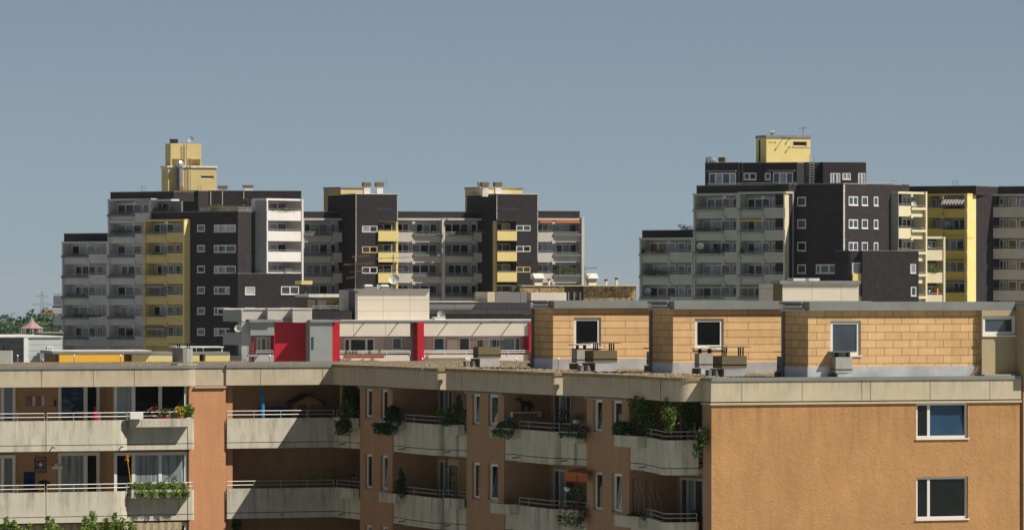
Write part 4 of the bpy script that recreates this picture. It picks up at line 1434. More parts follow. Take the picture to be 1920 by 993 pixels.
tree('leafy green tree top rising before striped awnings, second from left', 188, 190, 11.7, 2.4, 4, [(174, 962), (158, 972), (218, 966), (228, 978), (246, 981), (192, 977), (112, 988), (210, 984)])

# ================================================================ middle ground
def win_at(root, fr, p0, p1, y0, y1, yo=.0, split=(), frame='white_frame', pane='glass_dark', fw=.1, name='window', sill=None, dp=.06):
    """window given where it stands on the plane y=yo of a facade frame"""
    a, b = fr.x_at(p0, yo), fr.x_at(p1, yo)
    D = fr.depth((a + b) / 2, yo)
    return window(root, fr, a, b, zf(y1, D), zf(y0, D), yo - dp - .01, split, frame, pane, fw, name=name, sill=sill, dp=dp)

def hole_at(fr, p0, p1, y0, y1, yo=0.0):
    a, b = fr.x_at(p0, yo), fr.x_at(p1, yo)
    D = fr.depth((a + b) / 2, yo)
    return (a, b, zf(y1, D), zf(y0, D))

def rect(fr, p0, p1, y0, y1, yo=0.0):
    return hole_at(fr, p0, p1, y0, y1, yo)

def rpos(fr, px, py, y=0.0):
    x = fr.x_at(px, y)
    return fr.pt(x, y, zf(py, fr.depth(x, y)))

# ---- block with red panels and pale balconies behind the left wing
D = 455
RF = frame_at(637, D, 14)
RB = rooted('apartment_building', 'low grey and pale pink apartment block with bright red panels and white balcony rails', 'apartment building', RF)
rx = lambda p, y=0.0: RF.x_at(p, y)
ztop, zfb, zrl, zpb = zf(604, D), zf(630, D), zf(657, D), zf(665, D)
# main walls at the back of the balconies
m = MB()
m.wall(RF, rx(637, 1.5), rx(725, 1.5), 0, ztop, y=1.5)
m.wall(RF, rx(795, 1.5), rx(1010, 1.5), 0, ztop, y=1.5)
m.build('pink_wall', 'pink_wall', RB)
m = MB()
m.wall(RF, rx(724, 1.3), rx(772, 1.3), 0, ztop, y=1.3)
m.build('grey_wall', 'grey_light', RB)
for (a, b, seams) in ((636, 769, (663, 723)), (795, 992, (983,))):
    x0, x1 = rx(a, -.3), rx(b, -.3)
    f = MB().box(RF, x0, x1, -.3, 1.6, zfb, ztop - .02).build('fascia', 'pink', RB)
    m = MB()
    for s_ in seams:
        m.box(RF, rx(s_, -.3) - .012, rx(s_, -.3) + .012, -.305, -.29, zfb, ztop - .03)
    m.build('joint', 'band_grey', f)
    bal = MB().box(RF, x0, x1, -.25, -.1, zf(684, D), zpb).box(RF, x0, x1, -.1, 1.5, zf(684, D), zf(681, D)).build('balcony', 'pink', RB)
    railing(bal, [RF.pt(x0, -.3, 0), RF.pt(x1, -.3, 0)], zpb - .02, (.2, .36), 'white_paint', .035, 1.8)
    m = MB()
    for k in ((681, 745) if a == 636 else (838, 902, 957)):
        q = RF.pt(rx(k, -.3), -.3, ztop - .1)
        w = RF.pt(0, -.62, 0) - RF.pt(0, 0, 0)
        m.tube([q, q + w], .05, 5)
    m.build('drain_spout', 'steel', RB)
pl = MB().box(RF, rx(645, -.7), rx(720, -.7), -.75, -.45, zf(671, D), zf(665.5, D))
pl.build('planter_box', 'terracotta', RB)
MB().box(RF, rx(803, -.7), rx(877, -.7), -.75, -.3, zf(671, D), zf(665, D)).build('planter_box', 'pink', RB)
win_at(RB, RF, 644, 703, 633, 662, 1.5, (.2, .72), pane='glass_dark', fw=.16)
win_at(RB, RF, 735, 753, 633, 655, 1.3, (), pane='glass_mid', fw=.08)
win_at(RB, RF, 812, 834, 632, 660, 1.5, (), pane='glass_blue', fw=.12, name='balcony_door')
win_at(RB, RF, 860, 881, 632, 657, 1.5, (), pane='glass_mid', fw=.1)
win_at(RB, RF, 915, 976, 631, 663, 1.5, (.28, .82), pane=['glass_net', 'glass_curtain', 'glass_mid'], fw=.14, name='balcony_window')
box(RB, 'door', 'pink', RF, rx(838, 1.4), rx(859, 1.4), 1.3, 1.48, zf(664, D), zf(637, D))
# red pillars
for (a, b, yf) in ((783, 795, -.6), (992, 1012, -.5)):
    xl, xr_ = rx(a, yf), rx(b, yf)
    MB().box(RF, xl, xr_, yf, 1.9 if a == 783 else 1.6, 0, ztop).build('red_pillar', 'red', RB)
xl = rx(623, -1.0)
# red panel and grey stair wall stepping forward
MB().box(RF, rx(514, .4), rx(580, .4), .4, 2.4, 0, ztop + .02).build('red_panel', 'red', RB)
g0, g1 = rx(581, -1.3), rx(623, -1.3)
MB().box(RF, g0, g1, -1.3, 2.2, 0, ztop + .01).build('stair_wall', 'grey_wall', RB)
MB().box(RF, g1 + .002, rx(637, -.35), -.35, 2.0, 0, ztop + .005).build('red_pillar', 'red', RB)
box(RB, 'slit_window', 'glass_mid', RF, rx(584, -1.32), rx(588, -1.32), -1.33, -1.302, zf(654, D), zf(631, D))
# left grey balconies
m = MB()
m.box(RF, rx(468, .5), rx(513, .5), .2, 2.4, zf(628, D), ztop)
m.build('fascia', 'grey_wall', RB)
m = MB()
m.wall(RF, rx(450, 1.7), rx(515, 1.7), 0, zf(600, D), y=1.7)
m.build('grey_wall', 'grey_light', RB)
bal = MB().box(RF, rx(476, .4), rx(513, .4), .3, .45, zf(684, D), zf(664, D)).build('balcony', 'grey_light', RB)
railing(bal, [RF.pt(rx(480, .35), .35, 0), RF.pt(rx(512, .35), .35, 0)], zf(664, D), (.18, .34), 'rail_metal', .03, 1.5)
MB().box(RF, rx(464, 0), rx(485, 0), -.2, .3, zf(667.5, D), zf(664, D)).build('planter_box', 'chim_grey', bal)
win_at(RB, RF, 480, 507, 631, 660, 1.7, (.35, .7), pane=['glass_net', 'glass_mid', 'glass_curtain'], fw=.16)
box(RB, 'red_return', 'red', RF, rx(472, .5), rx(475, .5), .46, 1.6, zf(684, D), zf(628.5, D))
# grey stack with open balconies at the left end
S2 = RF.sub(rx(453, .6), .6, -48)
xa, xb = S2.x_at(418), 0
for i, (y0, y1) in enumerate(((580, 602), (623, 646), (666, 690))):
    MB().box(S2, xa, xb, -.0, .18, zf(y1, D), zf(y0, D)).box(S2, xa, xb, .18, 1.9, zf(y1, D), zf(y1, D) + .12).build('balcony', 'grey_wall', RB)
m = MB().box(S2, xa, xb, 1.8, 2.0, 0, zf(580, D))
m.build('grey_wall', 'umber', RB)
x2 = S2.pt(0, 0, 0)
E2 = Fr(x2.x, x2.y, 14)
MB().box(E2, 0, E2.x_at(474), 0, 1.4, 0, zf(603, D)).build('end_wall', 'grey_light', RB)
for (a, b, dp) in ((452, 502, 1.5), (502, 549, .55), (549, 585, -.4)):
    MB().box(RF, rx(a, dp), rx(b, dp), dp, 3.4, zf(604, D), zf(580.5, D)).build('upper_wall', 'pale', RB)
m = MB()
m.box(RF, rx(420, 1.3), rx(502, 1.3), 1.42, 4.2, zf(580, D), zf(577.5, D))
m.box(RF, rx(502, .5), rx(549, .5), .5, 4.2, zf(580, D), zf(577.5, D) + .004)
m.box(RF, rx(549, -.4), rx(585, -.4), -.45, 4.2, zf(580, D), zf(577.5, D) + .008)
m.build('roof_edge', 'roof_white', RB)
MB().box(RF, rx(583, 2.6), rx(660, 2.6), 2.6, 8, 0, zf(583, D)).build('rear_wall', 'dark_tile', RB)
# roof edges
m = MB()
m.box(RF, rx(468, -.1), rx(512, -.1), -.1, 9, ztop + .02, zf(598, D))
m.box(RF, rx(512.5, -.0), rx(580.5, -.0), .0, 9, ztop + .03, zf(599, D))
m.box(RF, g0, rx(636, -1.5), -1.45, 9, ztop + .02, zf(599, D))
m.box(RF, rx(636.5, -.36), rx(1012, -.36), -.36, 9, ztop + .005, zf(600.5, D))
m.build('roof_edge', 'roof_grey', RB)
MB().box(RF, rx(640), rx(1040), .2, 9, zf(600.5, D) + .002, zf(599.5, D)).build('roof_sheet', 'roof_white', RB)
# cream tower block on the roof
TF = RF.sub(rx(668, 3), 3)
tx = lambda p, y=0.0: TF.x_at(p, y)
DT = TF.depth(0)
m = MB().box(TF, 0, tx(805), 0, 7, zf(604, DT), zf(543, DT))
m.build('roof_tower', 'cream_tower', RB)
dl = TF.y_at(654, -.004)
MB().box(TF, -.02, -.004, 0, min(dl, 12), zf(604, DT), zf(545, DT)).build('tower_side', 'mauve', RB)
MB().box(TF, -.12, .1, -.1, .02, zf(602, DT), zf(545, DT)).build('corner_trim', 'roof_grey', RB)
MB().box(TF, -.25, tx(806, -.2), -.2, min(dl, 12) + .1, zf(545, DT), zf(541, DT)).build('roof_edge', 'roof_grey', RB)
DTZ = zf(541, DT)
for a, b in ((686, 704), (718, 734)):
    m = MB()
    w = tx(b) - tx(a)
    m.prism(TF, [(tx(a), .6), (tx(b), .6), (tx(b), 2.0), (tx(a), 2.0)], DTZ, DTZ + .22)
    sk = m.build('skylight', 'roof_grey', RB)
    m = MB()
    zz = DTZ + .23
    A = [(tx(a) + .05, .65), (tx(b) - .05, .65), (tx(b) - .05, 1.95), (tx(a) + .05, 1.95)]
    B_ = [(tx(a) + .12, .9), (tx(b) - .12, .9), (tx(b) - .12, 1.7), (tx(a) + .12, 1.7)]
    for i in range(4):
        j = (i + 1) % 4
        m.face([TF.pt(*A[i], zz), TF.pt(*A[j], zz), TF.pt(*B_[j], zz + .12), TF.pt(*B_[i], zz + .12)])
    m.face([TF.pt(*p, zz + .12) for p in B_])
    m.build('dome', 'white_paint', sk)
m = MB()
for p, hh, r in ((708, .35, .07), (712, .3, .05), (714.5, .34, .06)):
    q = TF.pt(tx(p, .8), .8, DTZ)
    m.lathe(q, [(r, 0), (r, hh), (r * .3, hh + .02)], 8)
m.build('vent_pipe', 'white_paint', RB)
dish('large white satellite dish on the cream roof tower, before yellow balconies', rpos(TF, 738.5, 523, 1.0), .47, (-.05, -1, .3), 'dish', mast=.4)
mast_antenna('tall mast of four yagi aerials on left corner of the cream roof tower', TF.pt(.05, .6, DTZ), 2.75, [(2.72, .3, 1.2, 9), (2.05, 1.0, 1.6, 12), (1.45, .5, .9, 8), (.9, .8, .0, 10)])
mast_antenna('dark mast aerial standing behind the large white dish', rpos(TF, 737.5, 541, 1.4), 3.0, [(2.6, 1.5, 1.4, 3), (1.6, 1.25, .9, 3)])
dish('white satellite dish fixed to the grey left end balconies', rpos(RF, 446.5, 615, -.2), .33, (-.25, -1, .25), 'dish', mast=.2)
dish('grey satellite dish on white plinth on the pale pink block roof', rpos(RF, 827.5, 589, 1.0), .36, (-.1, -1, .35), 'dish_grey', mast=.05)
t = thing('roof_plinth', 'white rooftop box under the grey satellite dish', 'box', rpos(RF, 824, 601, .8))
MB().box(RF, rx(814, .8), rx(834, .8), .6, 1.6, zf(601, D) - .05, zf(595, D)).build('case', 'white_paint', t)
MB().box(RF, rx(814, .8) - .03, rx(834, .8) + .03, .57, 1.63, zf(595, D) + .002, zf(594.4, D) + .02).build('lid', 'roof_white', t)
for k, (p, w) in enumerate(((649, 'left'), (656, 'second from left'), (662, 'third from left'), (668, 'fourth from left'), (693, 'second from right'), (711.5, 'right'))):
    c = rpos(RF, p, 660 if k < 5 else 658, -.6)
    plant('small clipped bush above terracotta coloured planter of pale pink block, ' + w + (' of six' if k not in (0, 5) else 'most of six'), c, (.13, .13, .18 if k < 5 else .26), 70, .07, ('leaf_mid', 'leaf_dark') if k in (0, 2, 5) else ('leaf_light', 'leaf_mid'), fr=RF, group='bushes on the pale pink block balcony')
plant('bare brown shrub on the grey balcony left of red panel', rpos(RF, 471, 655, .1), (.4, .25, .5), 90, .07, ('bark', 'leaf_dark', 'bark'), fr=RF)
tag(MB().box(RF, rx(818, .3), rx(830, .3), .2, .6, zf(659, D), zf(655, D)).build('storage_bag', 'blue_cloth'), 'blue bag lying on the pale pink balcony below blue door', 'bag')

# ---- long grey roof band and the pebbledash block behind
D = 520
KF = frame_at(805, D, 14)
kx = lambda p, y=0.0: KF.x_at(p, y)
KB = rooted('flat_roofed_building', 'low dark grey panelled block behind cream roof tower, under lit middle towers', 'building', KF)
MB().box(KF, kx(800), kx(1010), 0, 9, zf(580, D), zf(566, D)).build('panel_band', 'band_grey', KB)
MB().box(KF, kx(800, .3), kx(1010, .3), .3, 9, zf(588, D), zf(580, D)).build('gutter_band', 'roof_grey', KB)
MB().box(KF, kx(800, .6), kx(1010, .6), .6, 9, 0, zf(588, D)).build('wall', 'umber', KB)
MB().box(KF, kx(800, -.1), kx(925, -.1), -.1, 9, zf(566, D) + .002, zf(564.6, D)).build('coping', 'roof_white', KB)
KS = KF.sub(kx(923), -1.0)
m = MB().box(KS, 0, KS.x_at(988), 0, 5, zf(567, D), zf(547.5, D))
m.build('upper_wall', 'band_grey', KB)
MB().box(KS, KS.x_at(914), -.003, -.02, 5, zf(566, D), zf(547, D)).build('end_wall', 'cream', KB)
MB().box(KF, kx(996, -.6), kx(1062, -.6), -.6, 4, zf(575, D), zf(548, D)).build('upper_wall', 'pink', KB)
MB().box(KF, kx(980, .5), kx(1010, .5), .5, .8, zf(590, D), zf(585, D)).build('pebbled_parapet', 'pebble', KB)
D = 560
QF = frame_at(1096, D, 16)
qx = lambda p, y=0.0: QF.x_at(p, y)
QB = rooted('flat_roofed_building', 'low pebbledash block with small window and rooftop fans, between two towers', 'building', QF)
h = hole_at(QF, 1103, 1118, 549, 555.5)
m = MB().wall(QF, qx(1094), qx(1193), 0, zf(536, D), [h], 0, .2)
m.build('pebbled_wall', 'pebble', QB)
window(QB, QF, *h, .12, (.6,), 'cream_frame', ['wood', 'glass_dark'], .1)
MB().box(QF, qx(975, -.5), qx(1058, -.5), -.5, -.3, zf(548, D), zf(536, D)).build('pebbled_parapet', 'pebble', QB)
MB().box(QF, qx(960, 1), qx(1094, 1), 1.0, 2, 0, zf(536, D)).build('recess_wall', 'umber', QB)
MB().box(QF, qx(975), qx(1193.5), -.6, 9, zf(536, D) + .002, zf(534.5, D)).build('coping', 'cream', QB)
m = MB()
for p in (1065, 1075.5, 1087):
    m.box(QF, qx(p, .5), qx(p + 2, .5), .4, .6, 0, zf(547, D))
m.build('post', 'white_paint', QB)
win_at(QB, QF, 1078, 1082, 548, 556, .98, (), 'cream_frame', 'glass_mid', .05)
zq = zf(534.5, D)
def roof_fan(px, label):
    c = QF.pt(qx(px, 2), 2, zq)
    t = thing('roof_fan', label, 'roof vent', c, None)
    fr = QF.sub(qx(px, 2), 2)
    MB().box(fr, -.42, .42, -.4, .4, zq, zq + .3).build('base', 'pink', t)
    m = MB()
    A = [(-.45, -.4), (.45, -.4), (.45, .4), (-.45, .4)]
    B_ = [(-.62, -.55), (.5, -.55), (.5, .55), (-.62, .55)]
    z1, z2, z3 = zq + .3, zq + .72, zq + 1.25
    for (P_, Q_, za, zb_) in ((A, A, z1, z1 + .16), (A, B_, z1 + .16, z2)):
        for i in range(4):
            j = (i + 1) % 4
            m.face([fr.pt(*P_[i], za), fr.pt(*P_[j], za), fr.pt(*Q_[j], zb_), fr.pt(*Q_[i], zb_)])
    m.build('housing', 'steel', t)
    m = MB()
    m.face([fr.pt(-.5, -.62, z2), fr.pt(.62, -.62, z2), fr.pt(.5, -.3, z3), fr.pt(-.62, -.3, z3)])
    m.face([fr.pt(-.62, -.3, z3), fr.pt(.5, -.3, z3), fr.pt(.5, .6, z3), fr.pt(-.62, .6, z3)])
    m.face([fr.pt(.62, -.62, z2), fr.pt(.62, .6, z2), fr.pt(.5, .6, z3), fr.pt(.5, -.3, z3)])
    m.face([fr.pt(-.5, -.62, z2), fr.pt(-.62, -.3, z3), fr.pt(-.62, .6, z3), fr.pt(-.62, .6, z2)])
    m.face([fr.pt(-.5, -.62, z2), fr.pt(-.62, .6, z2), fr.pt(.62, .6, z2), fr.pt(.62, -.62, z2)])
    m.build('hood', 'roof_white', t)
roof_fan(1008, 'white hooded roof fan on pebbledash block, before the dark tower wall')
roof_fan(1109, 'rust streaked hooded roof fan on pebbledash block, against open sky')
for px, hh, lab in ((1029, .55, 'short dark capped vent pipe beside the left hooded roof fan'), (1136, .5, 'thin capped vent pipe right of the right hooded roof fan'), (1155.5, .65, 'thicker capped vent pipe nearest right end of pebbledash block')):
    c = QF.pt(qx(px, 1), 1, zq)
    t = thing('vent_pipe', lab, 'vent pipe', c)
    MB().lathe(c, [(.13, 0), (.13, hh)], 10).build('pipe', 'pink', t)
    MB().lathe(c + Vector((0, 0, hh)), [(.02, -.02), (.2, -.02), (.2, .12), (.02, .14)], 10).build('cap', 'black_metal', t)
mast_antenna('thin aerial mast at right corner of the middle tower, beside the rusty fan', rpos(QF, 1096.5, 534.5, 1.5), 2.1, [(1.75, .0, 1.3, 6)])

# ---- tiled hut with roof terrace
D = 545
UF = frame_at(587, D, 16)
ux = lambda p, y=0.0: UF.x_at(p, y)
UB = rooted('roof_terrace_building', 'small orange tiled rooftop house with white door, behind grey block', 'building', UF)
MB().box(UF, 0, ux(642), 0, 5, 0, zf(558, D)).build('tiled_wall', 'orange_tile', UB)
MB().box(UF, ux(577, -.8), -.01, -.8, 5, 0, zf(557, D)).build('pillar', 'umber', UB)
MB().box(UF, ux(642, -.8) + .01, ux(655, -.8), -.8, 5, 0, zf(557, D)).build('pillar', 'umber', UB)
MB().box(UF, ux(575), ux(655), -.9, 5.1, zf(557, D) + .002, zf(551, D)).build('roof_edge', 'roof_white', UB)
box(UB, 'door', 'white_paint', UF, ux(595), ux(611), -.08, -.004, zf(580, D), zf(562.5, D))
railing(UB, [UF.pt(ux(586, -1), -1, 0), UF.pt(ux(645, -1), -1, 0)], zf(581, D), (.2, .42), 'rail_metal', .025, .9)
MB().box(UF, ux(580, -1.2), ux(650, -1.2), -1.2, -1.0, 0, zf(581, D)).build('terrace_parapet', 'dark_tile', UB)
plant('yellow green shrub in a planter on the orange tiled roof terrace', rpos(UF, 636, 570, -.5), (.5, .3, .35), 160, .13, ('leaf_light', 'leaf_mid'), fr=UF, pot=(.35, .35, 'umber'))
# yellow gutter box beside the left tower
Y2 = frame_at(566, 560, 16)
YB2 = rooted('stair_tower', 'narrow yellow stair tower with a flat roof, right of left dark tower', 'building', Y2)
MB().box(Y2, 0, Y2.x_at(578), 0, 2.5, 0, zf(552, 560)).build('wall', 'yellow', YB2)
MB().box(Y2, -.1, Y2.x_at(585), -.2, 2.6, zf(533, 560), zf(526, 560)).build('roof', 'lemon', YB2)
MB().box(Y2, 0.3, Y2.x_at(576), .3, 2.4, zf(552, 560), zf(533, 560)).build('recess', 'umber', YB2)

# ---- cream box behind the rooftop storey, right
D = 400
CF = frame_at(1467, D, 18)
CB = rooted('flat_roofed_building', 'cream clad rooftop box with two skylights, under the right tower', 'building', CF)
c1 = CF.x_at(1610)
MB().box(CF, 0, c1, 0, 5, 0, zf(532, D)).build('wall', 'cream_tower', CB)
dl = CF.y_at(1450, 0)
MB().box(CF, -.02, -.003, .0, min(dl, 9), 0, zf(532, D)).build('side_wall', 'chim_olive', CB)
MB().box(CF, -.25, c1 + .1, -.15, min(dl, 9), zf(532, D) + .002, zf(526, D)).build('roof_edge', 'roof_grey', CB)
for k, (a, b) in enumerate(((1486, 1508), (1515, 1535))):
    z = zf(526, D)
    sk = box(CB, 'skylight', 'white_paint', CF, CF.x_at(a, 1), CF.x_at(b, 1), .8, 2.0, z, z + .18)
    MB().box(CF, CF.x_at(a, 1) - .02, CF.x_at(b, 1) + .02, .78, 2.02, z + .18, z + .2).build('dome', 'roof_white', sk)

# ---- yellow rooftop storeys beyond the left wing
D = 300
AF = frame_at(111, D, 15)
AB = rooted('rooftop_storey', 'amber and pale yellow rooftop storey with grey roof edges, behind left wing parapet', 'building', AF)
ax = lambda p, y=0.0: AF.x_at(p, y)
MB().box(AF, 0, ax(232.5), 0, 4, 0, zf(663, D)).build('amber_wall', 'orange_box', AB)
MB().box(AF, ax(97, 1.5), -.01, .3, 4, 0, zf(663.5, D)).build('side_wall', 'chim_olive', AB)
MB().box(AF, ax(98), ax(287), -.03, 4, zf(663, D) + .002, zf(658.5, D)).build('roof_edge', 'roof_grey', AB)
MB().box(AF, ax(100), ax(288), .6, 4, zf(658.5, D) + .002, zf(657, D)).build('roof_sheet', 'roof_white', AB)
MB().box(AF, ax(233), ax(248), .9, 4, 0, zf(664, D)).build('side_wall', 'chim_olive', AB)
MB().box(AF, ax(248, .5), ax(374, .5), .5, 4, 0, zf(665, D)).build('yellow_wall', 'pale_yellow', AB)
MB().box(AF, ax(385, .5), ax(431, .5), .5, 4, 0, zf(665, D)).build('yellow_wall', 'pale_yellow', AB)
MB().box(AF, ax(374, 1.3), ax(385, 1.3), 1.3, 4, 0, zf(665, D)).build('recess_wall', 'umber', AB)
MB().box(AF, ax(233.5, .3), ax(432, .3), .47, 4.2, zf(665, D) + .002, zf(660.5, D)).build('roof_edge', 'roof_grey', AB)
p_ = MB().box(AF, ax(327, 2), ax(417, 2), 1.6, 3.6, zf(653, D), zf(650.5, D)).build('pergola', 'roof_white', AB)
m = MB()
for p in (330, 367, 380, 415):
    m.box(AF, ax(p, 1.8), ax(p, 1.8) + .06, 1.75, 1.82, zf(660.5, D), zf(653, D) - .002)
m.build('post', 'white_paint', p_)

# ---- slate and pale blue boarded house, far left
D = 400
BF = frame_at(45, D, 18)
BB = rooted('boarded_building', 'slate and pale blue boarded flat roofed building at the left edge', 'building', BF)
bx = lambda p, y=0.0: BF.x_at(p, y)
MB().box(BF, .0, bx(117), 0, 6, 0, zf(632, D)).build('pale_wall', 'ice', BB)
sl = Fr(BF.ox, BF.oy, 18 - 62)
MB().box(sl, -14, -.05, .1, .3, 0, zf(632.5, D)).build('slate_wall', 'slate', BB)
MB().box(BF, -.02, .3, -.08, .0, 0, zf(632, D)).build('downpipe', 'white_paint', BB)
MB().box(BF, -9, bx(117), -.1, 14, zf(632, D) + .002, zf(629.5, D)).build('roof_edge', 'roof_white', BB)
win_at(BB, BF, 88, 99, 649, 666, 0, (.5,), 'white_frame', 'glass_dark', .1)
m = MB().box(BF, bx(74, -1), bx(99, -1), -1.2, -.1, 0, zf(661, D))
m.build('low_annex', 'roof_grey', BB)
MB().box(BF, bx(79, -1.2), bx(97, -1.2), -1.3, -.6, zf(676, D), zf(672, D)).build('bench_roof', 'ice', BB)
L2 = frame_at(75, 700, 10)
LB = rooted('flat_roofed_building', 'long low dark roof beyond pale blue boarded building, below the wood', 'building', L2)
MB().box(L2, 0, L2.x_at(120), 0, 9, -2, zf(625, 700)).build('wall', 'umber', LB)
MB().box(L2, -.2, L2.x_at(120), -.2, 9, zf(625, 700) + .002, zf(622.5, 700)).build('roof_edge', 'roof_grey', LB)

# ================================================================ far towers
PANES = ['glass_mid', 'glass_dark', 'glass_curtain', 'glass_mid', 'glass_net', 'glass_curtain', 'glass_warm', 'glass_mid', 'glass_net', 'glass_dark']

def balcony_stack(root, fr, cols, levels_, mats, y0=0.0, depth=1.5, fin=True, awn=None, top=None, bottom=None, rnd=None, back='lilac', railm='rail_metal', rtop=.0):
    """column of loggias. cols: (px0, px1, kind) left to right, kind L = ledged, P = plain panel;
    levels_: heights of the ledge line (m, world z); mats = panel, ledge, fin"""
    rnd = rnd or RND
    pm, lm, fm = mats
    X0, X1 = fr.x_at(cols[0][0], y0), fr.x_at(cols[-1][1], y0)
    zt = (top if top is not None else max(levels_) + 1.75)
    zb = bottom if bottom is not None else min(levels_) - 1.2
    MB().box(fr, X0, X1, y0 + depth, y0 + depth + .25, zb, zt).build('loggia_wall', back, root)
    s = MB()
    s.box(fr, X0 - .1, X1 + .1, y0 - .1, y0 + depth, zt - .12, zt + .14)
    s.build('roof_slab', fm, root)
    if fin:
        xs = [X0 + .12] + ([X1 - .12] if fin != 'left' else [])
        for x in xs:
            MB().box(fr, x - .12, x + .12, y0 - .12, y0 + depth - .002, zb, zt - .122).build('side_fin', fm, root)
    for zl in levels_:
        for ci, (p0, p1, k) in enumerate(cols):
            a, b = fr.x_at(p0, y0), fr.x_at(p1, y0)
            zfl = zl - .9
            m = MB()
            if k == 'L':
                m.box(fr, a + .02, b - .02, y0 + .1, y0 + .22, zfl - .12, zl - .15)
                m.box(fr, a, b, y0 - .3, y0 + .24, zl - .16, zl + .13, 1)
                ry = y0 - .1
                rh = zl + .13
            else:
                m.box(fr, a, b, y0 - .14, y0 + .0, zfl - .1, zl + .3)
                ry = y0 - .05
                rh = zl + .3
            m.box(fr, a + .05, b - .05, y0 + .2 if k == 'L' else y0 - .02, y0 + depth - .002, zfl - .1, zfl)
            if ci + 1 < len(cols) and cols[ci + 1][2] != k:
                MB().box(fr, b - .22, b + .22, y0 - .34, y0 - .142, zl + 1.55 if zl < max(levels_) - .1 else zl + 1.45, zl + 1.95 if zl < max(levels_) - .1 else zl + 1.72, 0).build('bracket', pm, root)
            bal = m.build('balcony', [pm, lm], root)
            r = MB()
            r.box(fr, a + .05, b - .05, ry, ry + .05, rh + .2, rh + .25)
            if k == 'L':
                r.box(fr, a + .05, b - .05, ry, ry + .05, rh + .08, rh + .11)
            n = max(1, int((b - a) / 1.2))
            for i in range(n + 1):
                x = a + .1 + (b - a - .2) * i / n
                r.box(fr, x - .015, x + .015, ry + .01, ry + .04, rh, rh + .2)
            r.build('railing', railm, bal)
            # window wall
            z0, z1 = zfl + .1, min(zfl + 2.35, zt - .2)
            w = b - a
            yb = y0 + depth - .1
            if k == 'L':
                o_ = rnd.choice((.06, .06, .2)) * w
                window(root, fr, a + o_ + .1, b - .16, z0 - .05, z0 + 2.3, yb, (.33, .67), 'white_frame', [rnd.choice(PANES) for _ in range(3)], .13, dp=.09, name='balcony_window')
            elif w > 2.4:
                window(root, fr, a + .15, a + w * .36, z0 - .05, z0 + 2.3, yb, (), 'white_frame', rnd.choice(PANES), .13, dp=.09, name='balcony_door')
                window(root, fr, a + w * .45, b - .15, z0 + .5, z0 + 2.2, yb, (.5,), 'white_frame', [rnd.choice(PANES), rnd.choice(PANES)], .13, dp=.09, name='balcony_window')
            else:
                window(root, fr, a + .15, b - .1, z0 - .05, z0 + 2.3, yb, (.55,), 'white_frame', [rnd.choice(PANES), rnd.choice(PANES)], .12, dp=.09, name='balcony_window')

def far_awning(root, fr, p0, p1, py, mat, y0=0.0, out=.5, drop=.35):
    a, b = fr.x_at(p0, y0), fr.x_at(p1, y0)
    z = zf(py, fr.depth((a + b) / 2))
    m = MB()
    m.face([fr.pt(a, y0 + .2, z), fr.pt(b, y0 + .2, z), fr.pt(b, y0 - out, z - drop), fr.pt(a, y0 - out, z - drop)], 0, [(a, 0), (b, 0), (b, 1), (a, 1)])
    n = 8
    for i in range(n):
        u, w = a + (b - a) * i / n, a + (b - a) * (i + 1) / n
        m.face([fr.pt(u, y0 - out, z - drop), fr.pt(w, y0 - out, z - drop), fr.pt(w, y0 - out, z - drop - .14), fr.pt((u + w) / 2, y0 - out, z - drop - .2), fr.pt(u, y0 - out, z - drop - .14)], 0, [(u, 0), (w, 0), (w, 1), (u, 1), (u, 1)])
    return m.build('awning', mat, root)

def clad(root, fr, p0, p1, ytop, th=3.0, wins=(), y0=0.0, mat='dark_tile', ybot=None, frame='white_frame', name='tiled_wall', trim=True, ends='lr'):
    """tiled wall block with real window openings; wins: (p0,p1,y0,y1,splits,pane)"""
    a, b = fr.x_at(p0, y0), fr.x_at(p1, y0)
    D = fr.depth((a + b) / 2, y0)
    zt = zf(ytop, D)
    zb = 0 if ybot is None else zf(ybot, D)
    hs = [hole_at(fr, w[0], w[1], w[2], w[3], y0) for w in wins]
    m = MB()
    m.wall(fr, a, b, zb, zt, hs, y0, .12)
    q = lambda c, uv: m.face(c, 0, uv)
    P = fr.pt
    y1 = y0 + th
    if 'r' in ends: q([P(b, y0, zb), P(b, y1, zb), P(b, y1, zt), P(b, y0, zt)], [(y0, zb), (y1, zb), (y1, zt), (y0, zt)])
    if 'l' in ends: q([P(a, y1, zb), P(a, y0, zb), P(a, y0, zt), P(a, y1, zt)], [(y1, zb), (y0, zb), (y0, zt), (y1, zt)])
    q([P(b, y1, zb), P(a, y1, zb), P(a, y1, zt), P(b, y1, zt)], [(b, zb), (a, zb), (a, zt), (b, zt)])
    q([P(a, y0, zt), P(b, y0, zt), P(b, y1, zt), P(a, y1, zt)], [(a, y0), (b, y0), (b, y1), (a, y1)])
    w_ = m.build(name, mat, root)
    if trim:
        MB().box(fr, a - .03, b + .03, y0 - .04, y1 + .03, zt + .003, zt + .07).build('edge_trim', 'roof_grey', w_)
    for h, w in zip(hs, wins):
        fm = w[6] if len(w) > 6 else frame
        window(root, fr, *h, y0 + .02, w[4], fm, w[5], .14, dp=.08, sill=.1 if (h[1] - h[0]) < 4 else None)
    return w_

def plant_row(label, fr, p0, p1, py, y, h=.28, leaf=('leaf_dark', 'leaf_mid'), fl=(), n=70, group=None):
    a, b = fr.x_at(p0, y), fr.x_at(p1, y)
    D = fr.depth((a + b) / 2, y)
    return plant(label, fr.pt((a + b) / 2, y, zf(py, D)), ((b - a) / 2, .15, h), n, .2, leaf, fl, n // 3 if fl else 0, .14, 'balcony_plants', 'plants', fr, group)

